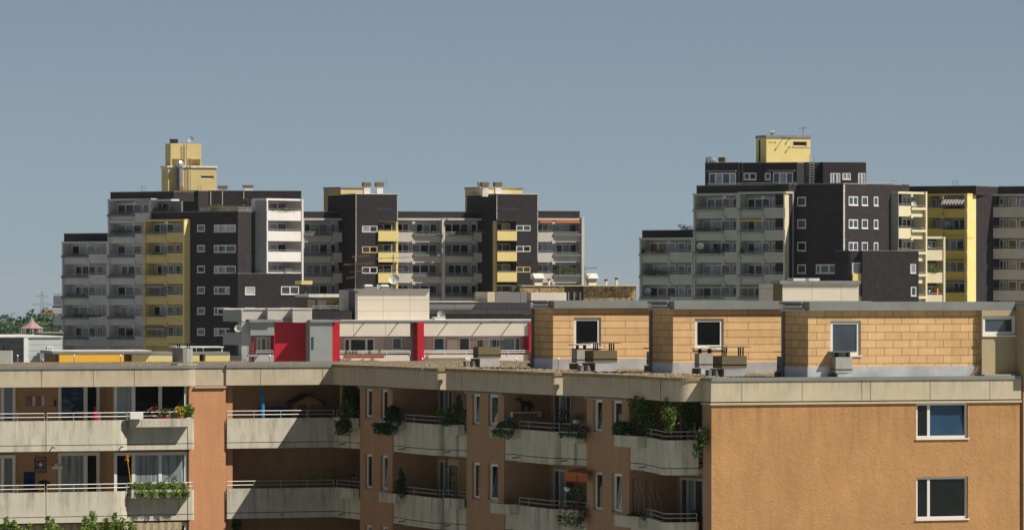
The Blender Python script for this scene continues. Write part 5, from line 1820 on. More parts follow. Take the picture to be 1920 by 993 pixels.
def chim_far(root, fr, p0, p1, y0, y1, zb, y=1.0, two=True):
    a, b = fr.x_at(p0, y), fr.x_at(p1, y)
    D = fr.depth(a, y)
    zt, zm = zf(y0, D), zf(y1, D)
    c = MB().box(fr, a, b, y, y + .8, zm, zt).build('chimney', 'chim_olive', root)
    MB().box(fr, a + .1, b - .1, y + .1, y + .7, zb - .3, zm - .005).build('chimney_base', 'roof_white', c)

# ------------------------------------------------ left tower
D0 = 716
A0 = -38
S = frame_at(117, D0, A0)
DL = lambda py, px=200: zf(py, S.depth(S.x_at(px)))
LT = rooted('tower_block', 'stepped dark tiled tower block at left with grey, yellow and white balconies', 'tower block', S)
rl = random.Random(3)
lv = lambda ys, px: [DL(y, px) for y in ys]
LED = [403.6, 442, 480.5, 518.8, 557.2, 595.6, 634]
# low end
balcony_stack(LT, S, [(117, 167.5, 'L'), (167.5, 203, 'P')], lv(LED[2:], 160), ('lilac', 'lilac_dark', 'lilac'), top=DL(454.5, 160), bottom=0, rnd=rl)
clad(LT, S, 120, 203, 438, 3, y0=1.4, ybot=456)
# tall end
balcony_stack(LT, S, [(203, 254, 'L'), (254, 283, 'P')], lv(LED[:1], 240), ('lilac', 'lilac_dark', 'lilac'), top=DL(374.5, 240), bottom=DL(414, 240), rnd=rl)
balcony_stack(LT, S, [(203, 254, 'L'), (254, 271, 'P')], lv(LED[1:], 240), ('lilac', 'lilac_dark', 'lilac'), top=DL(415, 240), bottom=0, rnd=rl, fin='left')
clad(LT, S, 207, 326, 360, 4, y0=1.4, ybot=378)
box(LT, 'roof_slab', 'lilac', S, S.x_at(254), S.x_at(322), -.1, 1.5, DL(377, 290), DL(373.5, 290))
MB().box(S, S.x_at(283), S.x_at(326), 1.5, 1.8, DL(398, 300), DL(377, 300)).build('loggia_wall', 'lilac_dark', LT)
win_at(LT, S, 285, 319, 380, 396, 1.5, (.3, .6), 'cream_frame', ['glass_dark', 'glass_mid', 'glass_dark'], .1)
clad(LT, S, 283, 357, 398, 1.6, y0=.1, ybot=416)
for (y0, y1, y2) in ((551, 572, 577), (588, 610, 614), (628, 650, 655)):
    a, b = S.x_at(109.5, 2.2), S.x_at(116.8, 1.2)
    bal = MB().box(S, a, b, 1.2, 3.2, DL(y1, 112), DL(y0 + 3, 112)).build('balcony', 'lilac', LT)
    MB().box(S, a - .1, b, 1.1, 3.0, DL(y2, 112), DL(y1 + 1, 112)).build('planter_box', 'lilac_dark', bal)
    MB().box(S, a, b, 1.2, 1.25, DL(y0, 112), DL(y0 + 1, 112)).build('railing', 'rail_metal', bal)
# yellow stack stands a metre proud
YS = S.sub(S.x_at(270, -1.0), -1.0)
balcony_stack(LT, YS, [(270, 313.5, 'L'), (313.5, 346, 'P')], lv([440.5, 479, 517.5, 556, 594.5, 633], 300), ('yellow', 'yellow_dark', 'yellow'), top=DL(413.5, 300), bottom=0, rnd=rl, depth=1.6, back='yellow_dark')
xe = YS.x_at(347)
E = YS.sub(xe, 0, 90)
m = MB().box(YS, xe - .2, xe, -.15, 1.2, 0, DL(411.5, 345))
m.build('end_wall', 'lemon', LT)
# dark wall with windows
wl = []
for i, y in enumerate((421, 459, 498, 537, 576, 615)):
    wl.append((369.5, 384, y, y + 13, (), RND.choice(('glass_mid', 'glass_dark', 'glass_warm')), 'white_frame'))
    wl.append((401, 442, y, y + 14, (.18, .53), [['glass_pale', 'glass_pale', 'glass_pale'], ['glass_warm', 'glass_mid', 'glass_mid'], ['glass_net', 'glass_curtain', 'glass_mid'], ['glass_warm', 'glass_mid', 'glass_pale'], ['glass_mid', 'glass_dark', 'glass_mid'], ['glass_net', 'glass_mid', 'glass_dark']][i], 'white_frame'))
clad(LT, S, 352, 446, 397, 4, wl, ends='l')
LC = S.pt(S.x_at(446), 0, 0)
L = Fr(LC.x, LC.y, A0 + 90)
lx = L.x_at
clad(LT, L, 446, 500, 397, 3, ends='r')
# white stack proud of the lit wall
dpt = -L.y_at(499, lx(479))
dpt = min(max(.8, dpt), 2.6)
WS = L.sub(lx(479), -dpt)
WD = WS.depth(2)
zw = lambda y: zf(y, WD)
balcony_stack(LT, WS, [(499, 563, 'P')], [zw(399), zw(437.5), zw(476), zw(514.5)], ('white_panel', 'lilac', 'white_panel'), top=zw(374), bottom=zw(520), depth=dpt + .5, rnd=rl, fin='left')
MB().box(WS, WS.x_at(499) - .05, WS.x_at(499) - .002, -.1, dpt, 0, zw(372)).build('side_wall', 'grey_wall', LT)  # left face of the white stack, shade put in as grey colour
MB().box(WS, WS.x_at(563), WS.x_at(566.5), -.25, dpt + 1.5, 0, zw(372)).build('side_fin', 'pale', LT)
# top storey set back
T1 = frame_at(326, D0 + 3, -12)
clad(LT, T1, 326, 372, 358, 5, ybot=400)
T2 = frame_at(370, D0 + 9, 12)
clad(LT, T2, 370, 565, 358, 6, ybot=402)
for p in (394, 416, 456):
    box(LT, 'corner_joint', 'joint_white', T2, T2.x_at(p), T2.x_at(p) + .14, -.05, -.003, zf(385, D0 + 12), zf(359.5, D0 + 12))
railing(LT, [S.pt(S.x_at(375), .1, 0), S.pt(S.x_at(446), .1, 0), L.pt(lx(482), .1, 0)], DL(397, 446), (.25, .5), 'rail_metal', .035, 1.5)
box(LT, 'terrace_parapet', 'umber', T2, T2.x_at(372), T2.x_at(478), -1.5, -1.35, zf(398, D0 + 7), zf(385, D0 + 7))
plant('round bush on the left tower roof terrace, left of smaller one', rpos(T2, 409, 390, -1.8), (.8, .5, .55), 160, .2, ('leaf_mid', 'leaf_light'))
plant('small upright bush on the left tower roof terrace before white balconies', rpos(T2, 460, 378, -1.0), (.5, .4, .45), 120, .2, ('leaf_dark', 'leaf_mid'))
# low front block
FB = frame_at(452, D0 - 22, 18)
DF = D0 - 22
clad(LT, FB, 446, 566, 513, 8, [(459.5, 478.5, 537, 552.5, (), 'glass_pale'), (527, 561, 536, 552, (.5,), ['glass_mid', 'glass_mid']), (459.5, 478.5, 576, 591, (), 'glass_mid'), (527, 561, 576, 591, (.5,), ['glass_mid', 'glass_dark'])])
chim_far(LT, FB, 534, 548, 503, 507, zf(513, DF), 1)
# roof structures
R1 = frame_at(315, D0 + 8, 20)
RD = D0 + 8
dl = min(R1.y_at(303, 0), 6)
w1 = R1.x_at(406)
h = hole_at(R1, 376, 401, 329.5, 335)
m = MB().wall(R1, 0, w1, zf(362, RD), zf(314, RD), [h], 0, .25)
m.box(R1, .002, w1 - .002, .3, dl, zf(362, RD), zf(314, RD))
m.wall(Fr(R1.ox, R1.oy, 20 - 90), -dl, 0, zf(362, RD), zf(314, RD))
m.build('lift_house', 'yellow', LT)
window(LT, R1, *h, .1, (), 'white_frame', 'glass_dark', .08)
MB().box(R1, -.15, w1 + .1, -.15, dl + .1, zf(314, RD) + .002, zf(310.5, RD)).build('roof_slab', 'roof_white', LT)
R2 = R1.sub(R1.x_at(320, 1.2), 1.2)
w2 = R2.x_at(377.5)
dl2 = min(R2.y_at(310, 0), 5)
h1, h2 = hole_at(R2, 322, 346, 298, 310.4), hole_at(R2, 352, 376, 298, 310.4)
m = MB().wall(R2, 0, w2, zf(311, RD), zf(268.5, RD), [h1, h2], 0, .8)
m.wall(Fr(R2.ox, R2.oy, 20 - 90), -dl2, 0, zf(311, RD), zf(268.5, RD))
m.box(R2, .002, w2 - .002, .82, dl2, zf(311, RD), zf(268.5, RD))
m.build('lift_house', 'yellow', LT)
t = thing('vent_duct', 'grey metal vent duct with hexagonal hood against the yellow roof house', 'vent duct', rpos(R1, 337, 358, -.5))
q = rpos(R1, 337, 350, -.5)
MB().lathe(q, [(.4, 0), (.4, 2.6)], 4).build('duct', 'zinc_dull', t)
MB().lathe(q + Vector((0, 0, 2.6)), [(.4, 0), (.52, .35), (.52, .6), (.3, .95), (.02, .97)], 8).build('hood', 'zinc', t)
MB().box(R1, R1.x_at(333), R1.x_at(341), -.85, -.15, zf(358, RD), zf(350, RD) - .005).build('base', 'rust', t)
def ladder(root, fr, p0, p1, y0, y1, y=-.2, mat='steel', name='ladder', cat=None):
    a, b = fr.x_at(p0, y), fr.x_at(p1, y)
    D = fr.depth(a, y)
    z0, z1 = zf(y1, D), zf(y0, D)
    m = MB()
    for x in (a, b):
        m.tube([fr.pt(x, y, z0), fr.pt(x, y, z1)], .035, 5)
    k = z0 + .2
    while k < z1:
        m.tube([fr.pt(a, y, k), fr.pt(b, y, k)], .025, 4)
        k += .33
    return m.build(name, mat, root)
ladder(LT, R1, 351, 357, 296, 357)
ladder(LT, R2, 344, 350, 268, 311)
ladder(LT, T2, 371, 377, 348, 392, -.3)
t = thing('roof_vent', 'black box vent on top of the yellow roof house, left of dish', 'roof vent', rpos(R2, 326, 268.5, 1))
b0 = rpos(R2, 326, 268.5, 1)
MB().box(Fr(b0.x, b0.y, 20), -.47, .47, -.4, .4, b0.z, b0.z + .5).build('case', 'black_metal', t)
MB().box(Fr(b0.x, b0.y, 20), -.5, .5, -.44, .44, b0.z + .5, b0.z + .58).build('lid', 'steel', t)
dish('grey satellite dish on top of the tall yellow roof house, left tower', rpos(R2, 357.5, 261.5, 1), .42, (.25, -1, .25), 'dish_grey', mast=.1)
chim_far(LT, T2, 385, 400, 348, 356, zf(358, D0 + 10), 2)
chim_far(LT, T2, 410, 427, 348, 353, zf(358, D0 + 10), 1)
chim_far(LT, T2, 456, 476, 347, 350, zf(358, D0 + 10), 1)
m = MB()
for p in (264.5, 267.5, 272):
    q = rpos(S, p, 360, 3)
    m.tube([q, q + Vector((0, 0, .8))], .03, 4)
    m.lathe(q + Vector((0, 0, .8)), [(.07, -.04), (.07, .04)], 5)
m.build('vent_pipe', 'steel', LT)
for (p0, p1, py, mt) in ((272, 312, 532.5, 'awning_grey'), (272, 312, 611.5, 'awning_grey')):
    far_awning(LT, YS, p0, p1, py, mt, .0, .3, .25)
far_awning(LT, S, 169, 203, 494.5, 'awning_grey', 0, .2, .1)
nth = ['topmost', 'second', 'third', 'fourth', 'fifth', 'sixth', 'seventh']
for i, (p0, p1, y, fl) in enumerate(((204, 250, 400.3, ('red',)), (204, 252, 435.5, ()), (206, 250, 515.5, ('red',)), (210, 250, 592, ('pink',)))):
    plant_row(['red flowered greenery on the topmost grey balcony ledge, left tower', 'thick dark greenery on the second grey balcony ledge, left tower', 'red flower row on the fourth grey balcony ledge, left tower', 'sparse greenery on the sixth grey balcony ledge, left tower'][i], S, p0, p1, y, -.05, .45 if i == 1 else .25, fl=fl, n=150 if i == 1 else 80)
for i, (p0, p1, y, fl) in enumerate(((119, 165, 478.5, ('red',)), (122, 160, 554, ('red',)), (120, 200, 592.3, ()))):
    plant_row(['red dotted greenery on topmost ledge of the low left end', 'red dotted greenery on third ledge of the low left end', 'dark green hedge screen on fourth ledge of the low left end'][i], S, p0, p1, y, -.12, .24, ('leaf_dark', 'leaf_mid') if i < 2 else ('leaf_juniper',), fl, 90 if i < 2 else 220)
for i, (p0, p1, y, fl) in enumerate(((274, 312, 476.5, ('purple', 'white')), (274, 312, 515, ('purple', 'white')), (274, 312, 553.5, ('red', 'purple')), (274, 312, 592, ('red',)))):
    plant_row(nth[i + 1] + ' flower row from top on the yellow balcony ledges, left tower', YS, p0, p1, y, -.1, .2, fl=fl, n=60)
plant_row('dark greenery on the terrace under left tower roof slab', S, 284, 318, 393, .4, .4, n=110)
plant_row('greenery along top white balcony of the left tower', WS, 506, 560, 392, -.3, .25, fl=('white',), n=70)

# ------------------------------------------------ middle tower
D1 = 716
MF = frame_at(567, D1, 20)
MT = rooted('tower_block', 'middle tower block with two dark tiled shafts, yellow balconies and pale balcony rows', 'tower block', MF)
mz = lambda y, px=800: zf(y, MF.depth(MF.x_at(px)))
rm = random.Random(9)
MLED = [439.5, 477.8, 516.2, 554.6]
ml = lambda px, ys=MLED: [mz(y, px) for y in ys]
def lit_stack(c, px, left='lilac', fin=True, **k):
    balcony_stack(MT, MF, c, ml(px), ('pale', 'lilac_dark', 'pale'), top=mz(411, px), bottom=0, rnd=rm, fin=fin, **k)
lit_stack([(567, 623, 'L'), (623, 660, 'P')], 610)
clad(MT, MF, 565, 650, 397, 5, y0=1.4, ybot=412)
lit_stack([(745, 774, 'P'), (774, 828, 'L')], 790, fin=False)
MB().box(MF, MF.x_at(827), MF.x_at(833), -.35, 1.6, 0, mz(410, 830)).build('side_fin', 'pale', MT)
lit_stack([(834, 887, 'L'), (887, 925, 'P')], 870, fin=False)
clad(MT, MF, 745, 925, 397, 5, y0=1.4, ybot=412)
lit_stack([(1008, 1036.5, 'P'), (1036.5, 1090, 'L')], 1050, fin=False)
MB().box(MF, MF.x_at(1089), MF.x_at(1094), -.35, 3.0, 0, mz(407, 1090)).build('side_fin', 'pale', MT)
clad(MT, MF, 1008, 1087, 396, 5, y0=1.4, ybot=410)
def shaft(pl, p0, p1, ytop, wins, ysl, ypx, side, yw):
    """dark tiled stair shaft standing forward, with yellow corner balconies let into it"""
    ff = min(max(2.0, -MF.y_at(p0, MF.x_at(pl))), 6)
    x0 = MF.x_at(pl)
    N = MF.sub(x0, -ff)
    a, b = N.x_at(p0), N.x_at(p1)
    D = N.depth(a)
    hs = []
    n0, n1 = N.x_at(ypx[0]), N.x_at(ypx[1])
    notch = (n0, n1, 0, zf(ysl[0][0], D))
    if side == 'right':
        n1 = b
        notch = (n0, b, 0, zf(ysl[0][0], D))
    m = MB()
    hw = [hole_at(N, *w[:4]) for w in wins]
    m.wall(N, a, b, 0, zf(ytop, D), hw + [notch], 0, .12)
    q = lambda c, uv: m.face(c, 0, uv)
    zt = zf(ytop, D)
    # left side, top and right side
    m.wall(Fr(*N.pt(a, 0, 0).to_2d(), MF.deg - 90), -ff - 6, 0, 0, zt, [(-1.7, -.0015, 0, notch[3])] if side == 'left' else [])
    m.face([N.pt(b, 0, zt if side == 'left' else zt), N.pt(b, 0, notch[3] if side == 'right' else 0), N.pt(b, ff + 6, notch[3] if side == 'right' else 0), N.pt(b, ff + 6, zt)])
    m.face([N.pt(a, 0, zt), N.pt(b, 0, zt), N.pt(b, ff + 6, zt), N.pt(a, ff + 6, zt)])
    m.wall(N, n0, n1, 0, notch[3] + .3, y=1.6)
    sw = Fr(*N.pt(n0 if side == 'right' else n1, 0, 0).to_2d(), MF.deg - 90)
    m.wall(sw, -1.6, 0, 0, notch[3])
    w_ = m.build('shaft_wall', 'dark_tile', MT)
    MB().box(N, a - .04, b + .04, -.05, ff + 6, zt + .003, zt + .1).build('edge_trim', 'roof_white', w_)
    for h, w in zip(hw, wins):
        window(MT, N, *h, .02, (.5,), w[4], [rm.choice(('glass_net', 'glass_mid', 'glass_dark')), rm.choice(('glass_dark', 'glass_mid'))], .12, dp=.08)
    MB().box(N, n0, n1, .0, 1.58, notch[3] + .002, notch[3] + .1).build('balcony_ceiling', 'yellow_dark', MT)
    for (y0, y1) in ysl:
        zt_, zb_ = zf(y1[0], D), zf(y1[1], D)
        m = MB().box(N, n0 - .05, n1 + (.02 if side == 'right' else .0), -.25, -.1, zb_, zt_)
        m.box(N, n0 + .01, n1 - .01, -.1, 1.58, zb_ + .05, zb_ + .2)
        bal = m.build('balcony', 'lemon', MT)
        MB().box(N, n0, n1, -.2, -.15, zt_ + .12, zt_ + .17).build('railing', 'rail_metal', bal)
        window(MT, N, n0 + .3, n1 - .3, zb_ + .3, zb_ + 2.4, 1.5, (.45,), 'cream_frame', [rm.choice(PANES), rm.choice(PANES)], .1, dp=.08, name='balcony_window')
    fx = n1 - .12 if side == 'right' else a + .1
    MB().box(N, fx - .14 if side == 'right' else a - .002, fx + .14 if side == 'right' else n0 - .06, -.02 if side == 'right' else .01, .6 if side == 'right' else 1.5, 0, notch[3]).build('yellow_fin', 'lemon', MT)
    box(MT, 'slit_window', 'glass_mid', N, N.x_at(yw[0]), N.x_at(yw[1]), -.02, -.003, zf(yw[3], D), zf(yw[2], D))
    return N, zt, ff
sh1 = shaft(639, 667, 746, 364, [(679, 708, 423, 435.5, 'white_frame'), (679, 708, 461.5, 474, 'yellow_frame'), (679, 708, 500, 512.5, 'white_frame'), (679, 708, 538, 551, 'white_frame')], [(416, (432.5, 452)), (454, (473, 491)), (493, (511.5, 530)), (531, (550, 568))], (709, 746), 'right', (706, 741, 390.5, 395))
sh2 = shaft(902, 931, 1009, 364, [(968, 995, 422, 433, 'white_frame'), (968, 995, 460.5, 472, 'white_frame'), (968, 995, 499.5, 510.5, 'yellow_frame')], [(414, (433, 451)), (452, (472, 489.5)), (490, (510, 528)), (528, (549, 567))], (932, 968), 'left', (934, 969, 390, 394))
for (N, zt, ff), xs in ((sh1, (667.5, 745)), (sh2, (931.5, 1008))):
    for x in xs:
        z0_, z1_ = zt - (4.4 if x == 745 else 9), zt - .1
        if x == 931.5: z0_ = zt - 3.4
        box(MT, 'corner_joint', 'joint_white', N, N.x_at(x) - .05, N.x_at(x) + .05, -.03, -.004, z0_, z1_)
def roof_box(px0, pm, px1, y0, y1, D, mat, ang, root=None, slab='roof_grey', back=5, door=None):
    fr = frame_at(pm, D, ang)
    dl = min(max(1.5, fr.y_at(px0, 0)), 9)
    w = fr.x_at(px1)
    zt, zb = zf(y0, D), zf(y1, D)
    r = MB().box(fr, 0, w, 0, dl, zb, zt).build('roof_house', mat, root)
    MB().box(fr, -.12, w + .1, -.12, dl + .1, zt + .002, zt + .18).build('roof_slab', slab, r)
    if door:
        sf = Fr(fr.ox, fr.oy, ang - 90)
        a, b = sf.x_at(door[0]), sf.x_at(door[1])
        MB().box(sf, a, b, -.04, -.003, zf(door[3], D), zf(door[2], D)).build('door', 'grey_wall', r)
    return fr
rb1 = roof_box(607, 639, 686, 353, 400, D1 + 12, 'yellow', 32, MT, door=(614, 620, 379, 395))
rb2 = roof_box(872, 902, 980, 353, 400, D1 + 12, 'yellow', 32, MT, door=(888, 892, 361, 385))
N1, z1t, f1 = sh1
for (N, zt, prs) in ((sh1[0], sh1[1], ((682, 696), (706, 720))), (sh2[0], sh2[1], ((904, 917), (928, 942)))):
    for (a, b) in prs:
        chim_far(MT, N, a, b, 342 if a < 800 else 341.5, 349.5, zt, 1.2)
tag(MB().lathe(rpos(sh2[0], 899, 352, 3), [(.2, 0), (.2, .35), (.32, .4), (.32, .75), (.05, .85)], 10).build('roof_vent', 'zinc'), 'round metal ventilator left of the two chimneys, right dark shaft', 'roof vent')
t = thing('antenna_frame', 'thin aerial frame above the left dark shaft chimneys', 'antenna', sh1[0].pt(sh1[0].x_at(712, 1.5), 1.5, sh1[1] + 1.1))
q = rpos(sh1[0], 706, 340.5, 1.5)
MB().tube([q, q + Vector((1.4, .3, .1))], .03, 4).tube([q + Vector((1.3, .3, -1.0)), q + Vector((1.3, .3, .55))], .025, 4).tube([q + Vector((-1.6, .3, -.5)), q + Vector((-1.6, .3, .75))], .015, 4).build('rods', 'steel', t)
for (p0, p1) in ((1011, 1034), (1040, 1086)):
    far_awning(MT, MF, p0, p1, 413, 'awning_or', .0, .4, .2)
plant_row('tall shrubs on topmost pale ledge of the middle tower, at its left end', MF, 577, 620, 431, .2, .7, n=120)
plant_row('red flower row on topmost lit ledge between the two dark shafts', MF, 776, 824, 435.5, -.2, .2, fl=('red', 'orange'), n=60)
plant_row('green plant on ledge at left of the second dark shaft, topmost', MF, 862, 874, 432, -.1, .4, ('leaf_mid', 'leaf_dark'), n=70)
plant_row('dense flowering hedge on ledge at right end of the middle tower', MF, 1036, 1088, 508, -.15, .5, ('leaf_mid', 'leaf_dark', 'leaf_light'), ('red', 'yellow'), 170)
plant_row('yellow and red flowers on top yellow balcony of the left dark shaft', sh1[0], 716, 738, 430, -.1, .15, fl=('yellow', 'red'), n=40)

# ------------------------------------------------ right tower
D2 = 664
B0 = -38
S3 = frame_at(1200, D2, B0)
RT = rooted('tower_block', 'tallest dark tiled tower block at right with sage green balconies and yellow roof house', 'tower block', S3)
rr = random.Random(21)
rz = lambda y, px=1380: zf(y, S3.depth(S3.x_at(px)))
RLED = [394, 435.6, 477, 518.6, 560.2]
rv = lambda px, ys=RLED: [rz(y, px) for y in ys]
sage = ('sage', 'sage_dark', 'sage')
balcony_stack(RT, S3, [(1200, 1257, 'L'), (1257, 1300, 'P')], rv(1250, RLED[2:]), sage, top=rz(447.5, 1250), bottom=0, rnd=rr, back='grey_wall')
clad(RT, S3, 1204, 1302, 432, 5, y0=1.4, ybot=449)
balcony_stack(RT, S3, [(1301, 1359, 'L'), (1359, 1384.5, 'P')], rv(1340), sage, top=rz(364.5, 1340), bottom=0, rnd=rr, back='grey_wall')
balcony_stack(RT, S3, [(1385, 1433, 'L'), (1433, 1473, 'P')], rv(1430), sage, top=rz(361.5, 1430), bottom=0, rnd=rr, fin='left', back='grey_wall')
xe = S3.x_at(1472.5)
MB().box(S3, xe - .2, xe, -.15, .9, 0, rz(359.5, 1470)).build('end_wall', 'cream', RT)
clad(RT, S3, 1306, 1480, 347.5, 6, y0=1.4, ybot=366)
# lit return then shaded wall, then the long lit wall
q = S3.pt(xe, .7, 0)
L1 = Fr(q.x, q.y, B0 + 90)
clad(RT, L1, 1479, 1496, 345.5, 2)
q = L1.pt(L1.x_at(1494), 0, 0)
S4 = Fr(q.x, q.y, B0)
ww = [(1494.5, 1511, y, y + 17, (), pn, 'white_frame') for y, pn in ((369, 'glass_mid'), (411, 'glass_warm'), (453.5, 'glass_dark'), (495.5, 'glass_mid'))]
ww.append((1529.5, 1576.5, 495.5, 512.5, (.18, .52, .85), ['glass_mid', 'glass_mid', 'glass_mid', 'glass_net'], 'white_frame'))
clad(RT, S4, 1493, 1581, 345.5, 5, ww, ends='l')
q = S4.pt(S4.x_at(1581), 0, 0)
L3 = Fr(q.x, q.y, B0 + 90)
lw = []
for y in (368, 411, 453.5):
    lw += [(1591.5, 1609, y, y + 17, (.5,), ['glass_mid', 'glass_blue'], 'white_frame'), (1616, 1627.5, y, y + 17.5, (), 'glass_mid', 'white_frame'), (1638.5, 1647, y + .5, y + 18, (), 'glass_mid', 'white_frame')]
clad(RT, L3, 1581, 1690, 345.5, 4, lw, ends='r')
box(RT, 'corner_joint', 'joint_white', L3, L3.x_at(1580.6), L3.x_at(1583.5), -.06, -.003, 0, zf(346, L3.depth(1)))
# cream stack proud of the lit wall
dp3 = min(max(1.0, -L3.y_at(1683.5, L3.x_at(1673))), 3)
CS = L3.sub(L3.x_at(1673), -dp3)
cz = lambda y: zf(y, CS.depth(4))
balcony_stack(RT, CS, [(1683.5, 1706, 'P'), (1706, 1734, 'L')], [cz(391), cz(432.5), cz(474), cz(515.5), cz(557)], ('cream', 'cream', 'cream'), top=cz(362), bottom=0, depth=dp3 + .4, rnd=rr, back='sage', fin=False)
MB().box(CS, CS.x_at(1732), CS.x_at(1734.8), -.3, dp3 + .64, 0, cz(359)).build('side_fin', 'cream', RT)
MB().box(CS, CS.x_at(1683.5) - .05, CS.x_at(1683.5) - .003, -.1, dp3 + .5, 0, cz(359.5)).build('side_wall', 'sage', RT)  # left face of the cream stack, shade put in as sage colour
clad(RT, CS, 1673, 1705, 346, 6, y0=1.0, ybot=362)
# low front block
D3 = 640
LB3 = frame_at(1597, D3, 18)
dl = 7.0
clad(RT, LB3, 1617, 1722.5, 470.5, 7, [(1707, 1718, 494.5, 512.5, (), 'glass_net'), (1708, 1718.5, 537, 555, (), 'glass_mid')])
clad(RT, LB3, 1594, 1617.5, 470.5, 5, y0=.6, wins=[(1598, 1616, 492, 512, (), 'glass_net'), (1598, 1616, 533, 554, (), 'glass_net')])
MB().box(LB3, LB3.x_at(1598, .5), LB3.x_at(1617, .5), .3, .58, zf(530, D3), zf(513, D3)).build('bay_apron', 'lemon', RT)
MB().box(LB3, LB3.x_at(1598, .5), LB3.x_at(1617, .5), .3, .58, zf(570, D3), zf(555, D3)).build('bay_apron', 'lemon', RT)
SB = Fr(*LB3.pt(LB3.x_at(1595), .6, 0).to_2d(), -38)
MB().box(SB, SB.x_at(1579), -.02, .02, 3, 0, zf(470, D3)).build('tiled_wall', 'dark_tile', RT)
# second cream stack, yellow stack, brown wall, grey stack
q = CS.pt(CS.x_at(1734), 0.2, 0)
K1 = Fr(q.x, q.y, 30)
kz = lambda y: zf(y, K1.depth(1))
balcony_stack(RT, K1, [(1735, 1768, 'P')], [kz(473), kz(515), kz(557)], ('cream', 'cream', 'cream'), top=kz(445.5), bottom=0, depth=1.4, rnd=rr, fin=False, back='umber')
MB().box(K1, K1.x_at(1767), K1.x_at(1770.5), -.25, 1.6, 0, kz(443.5)).build('side_fin', 'cream', RT)
S5 = frame_at(1735, D2 + 20, -30)
yz = lambda y: zf(y, S5.depth(3))
balcony_stack(RT, S5, [(1736, 1768, 'P'), (1768, 1814, 'L')], [yz(393.5), yz(432.5)], ('mustard', 'mustard', 'mustard'), top=yz(365), bottom=yz(440), rnd=rr, back='grey_wall', fin='left')
balcony_stack(RT, S5, [(1768, 1814, 'L')], [yz(471.7), yz(511), yz(550)], ('mustard', 'mustard', 'mustard'), top=yz(446), bottom=0, rnd=rr, back='grey_wall', fin=False)
xe = S5.x_at(1815)
MB().box(S5, S5.x_at(1728, 1.8), xe - .02, 1.8, 2.1, 0, yz(440)).build('loggia_wall', 'grey_wall', RT)
q = S5.pt(xe, -.2, 0)
L5 = Fr(q.x, q.y, 60)
MB().box(L5, 0, L5.x_at(1830), 0, .4, 0, zf(363.5, L5.depth(1))).build('end_wall', 'lemon', RT)
clad(RT, S5, 1704, 1830, 349.5, 6, y0=1.45, ybot=366)
q = L5.pt(L5.x_at(1830), .0, 0)
L6 = Fr(q.x, q.y, 50)
clad(RT, L6, 1829.5, 1880, 350, 4)
S6 = frame_at(1862, D2 + 22, -30)
S6.ox += 0
gz = lambda y: zf(y, S6.depth(2))
balcony_stack(RT, S6, [(1863, 1880, 'P'), (1880, 1930, 'P')], [gz(392.5), gz(431.5), gz(470.5), gz(509.5), gz(548.5)], ('lilac', 'lilac_dark', 'lilac'), top=gz(365.5), bottom=0, rnd=rr, fin=False, back='grey_wall')
clad(RT, S6, 1855, 1935, 350, 6, y0=1.2, ybot=367)
# upper storey and roof house
U1 = frame_at(1322, S3.depth(S3.x_at(1322)) + 4, -16)
UD = U1.depth(4)
clad(RT, U1, 1322, 1385, 305.5, 6, [(1329, 1380, 324, 347, (.25, .5, .77), ['glass_mid', 'glass_net', 'glass_mid', 'glass_net'], 'white_frame')], ybot=352)
clad(RT, U1, 1391, 1494, 305.5, 6, [(1394, 1418, 324, 337.5, (.48,), ['glass_mid', 'glass_dark'], 'white_frame'), (1434, 1445, 324, 337.5, (), 'glass_mid', 'white_frame'), (1449, 1487, 323, 347, (.33, .67), ['glass_mid', 'glass_net', 'glass_mid'], 'white_frame')], y0=.6, ybot=352)
clad(RT, U1, 1384, 1392, 305.5, 4, y0=.3, ybot=352)
for (a, b) in ((1326, 1381), (1440, 1491)):
    box(RT, 'awning_case', 'roof_grey', U1, U1.x_at(a), U1.x_at(b), -.5, -.05, zf(321.5, UD), zf(319.5, UD))
U2 = frame_at(1494, UD + 2, 16)
clad(RT, U2, 1494, 1556, 305, 5, ybot=352)
clad(RT, U2, 1543, 1624, 304.8, 7, [(1557, 1576, 324, 346, (.33, .66), ['glass_net', 'glass_mid', 'glass_net'], 'white_frame'), (1579.5, 1595.5, 324, 337, (.5,), 'glass_net', 'white_frame'), (1609, 1623, 324, 346, (.5,), 'glass_net', 'white_frame')], y0=-.8, ybot=352)
ladder(RT, U2, 1518, 1526, 290, 345, -.3, 'rail_metal')
m = [S3.pt(S3.x_at(1312), 1.6, 0), S3.pt(S3.x_at(1478), 1.6, 0)]
railing(RT, m, rz(347, 1400), (.12, .28), 'rail_metal', .04, 1.6)
railing(RT, [L3.pt(L3.x_at(1625), .4, 0), L3.pt(L3.x_at(1690), .4, 0)], zf(346, L3.depth(5)), (.1, .25), 'rail_metal', .03, 1.6)
RH = frame_at(1437, UD + 4, 20)
HD = UD + 4
h = hole_at(RH, 1487, 1513, 265.5, 273.5)
dl = min(RH.y_at(1417.5, 0), 6)
w = RH.x_at(1519.5)
m = MB().wall(RH, 0, w, zf(308, HD), zf(258, HD), [h], 0, .35)
m.wall(Fr(RH.ox, RH.oy, 20 - 90), -dl, 0, zf(308, HD), zf(258, HD))
m.box(RH, .003, w - .003, .4, dl, zf(308, HD), zf(258, HD))
m.build('roof_house', 'lemon', RT)
MB().box(RH, -.1, w + .1, -.1, dl, zf(258, HD) + .002, zf(253.5, HD)).build('roof_slab', 'roof_grey', RT)
window(RT, RH, *h, .2, (), 'yellow_frame', 'glass_dark', .06)
box(RT, 'sill', 'cream', RH, h[0] - .05, w - .02, -.06, -.003, h[2] - .18, h[2] - .01)
SH = Fr(RH.ox, RH.oy, 20 - 90)
q = SH.pt(SH.x_at(1425), -.08, 0)
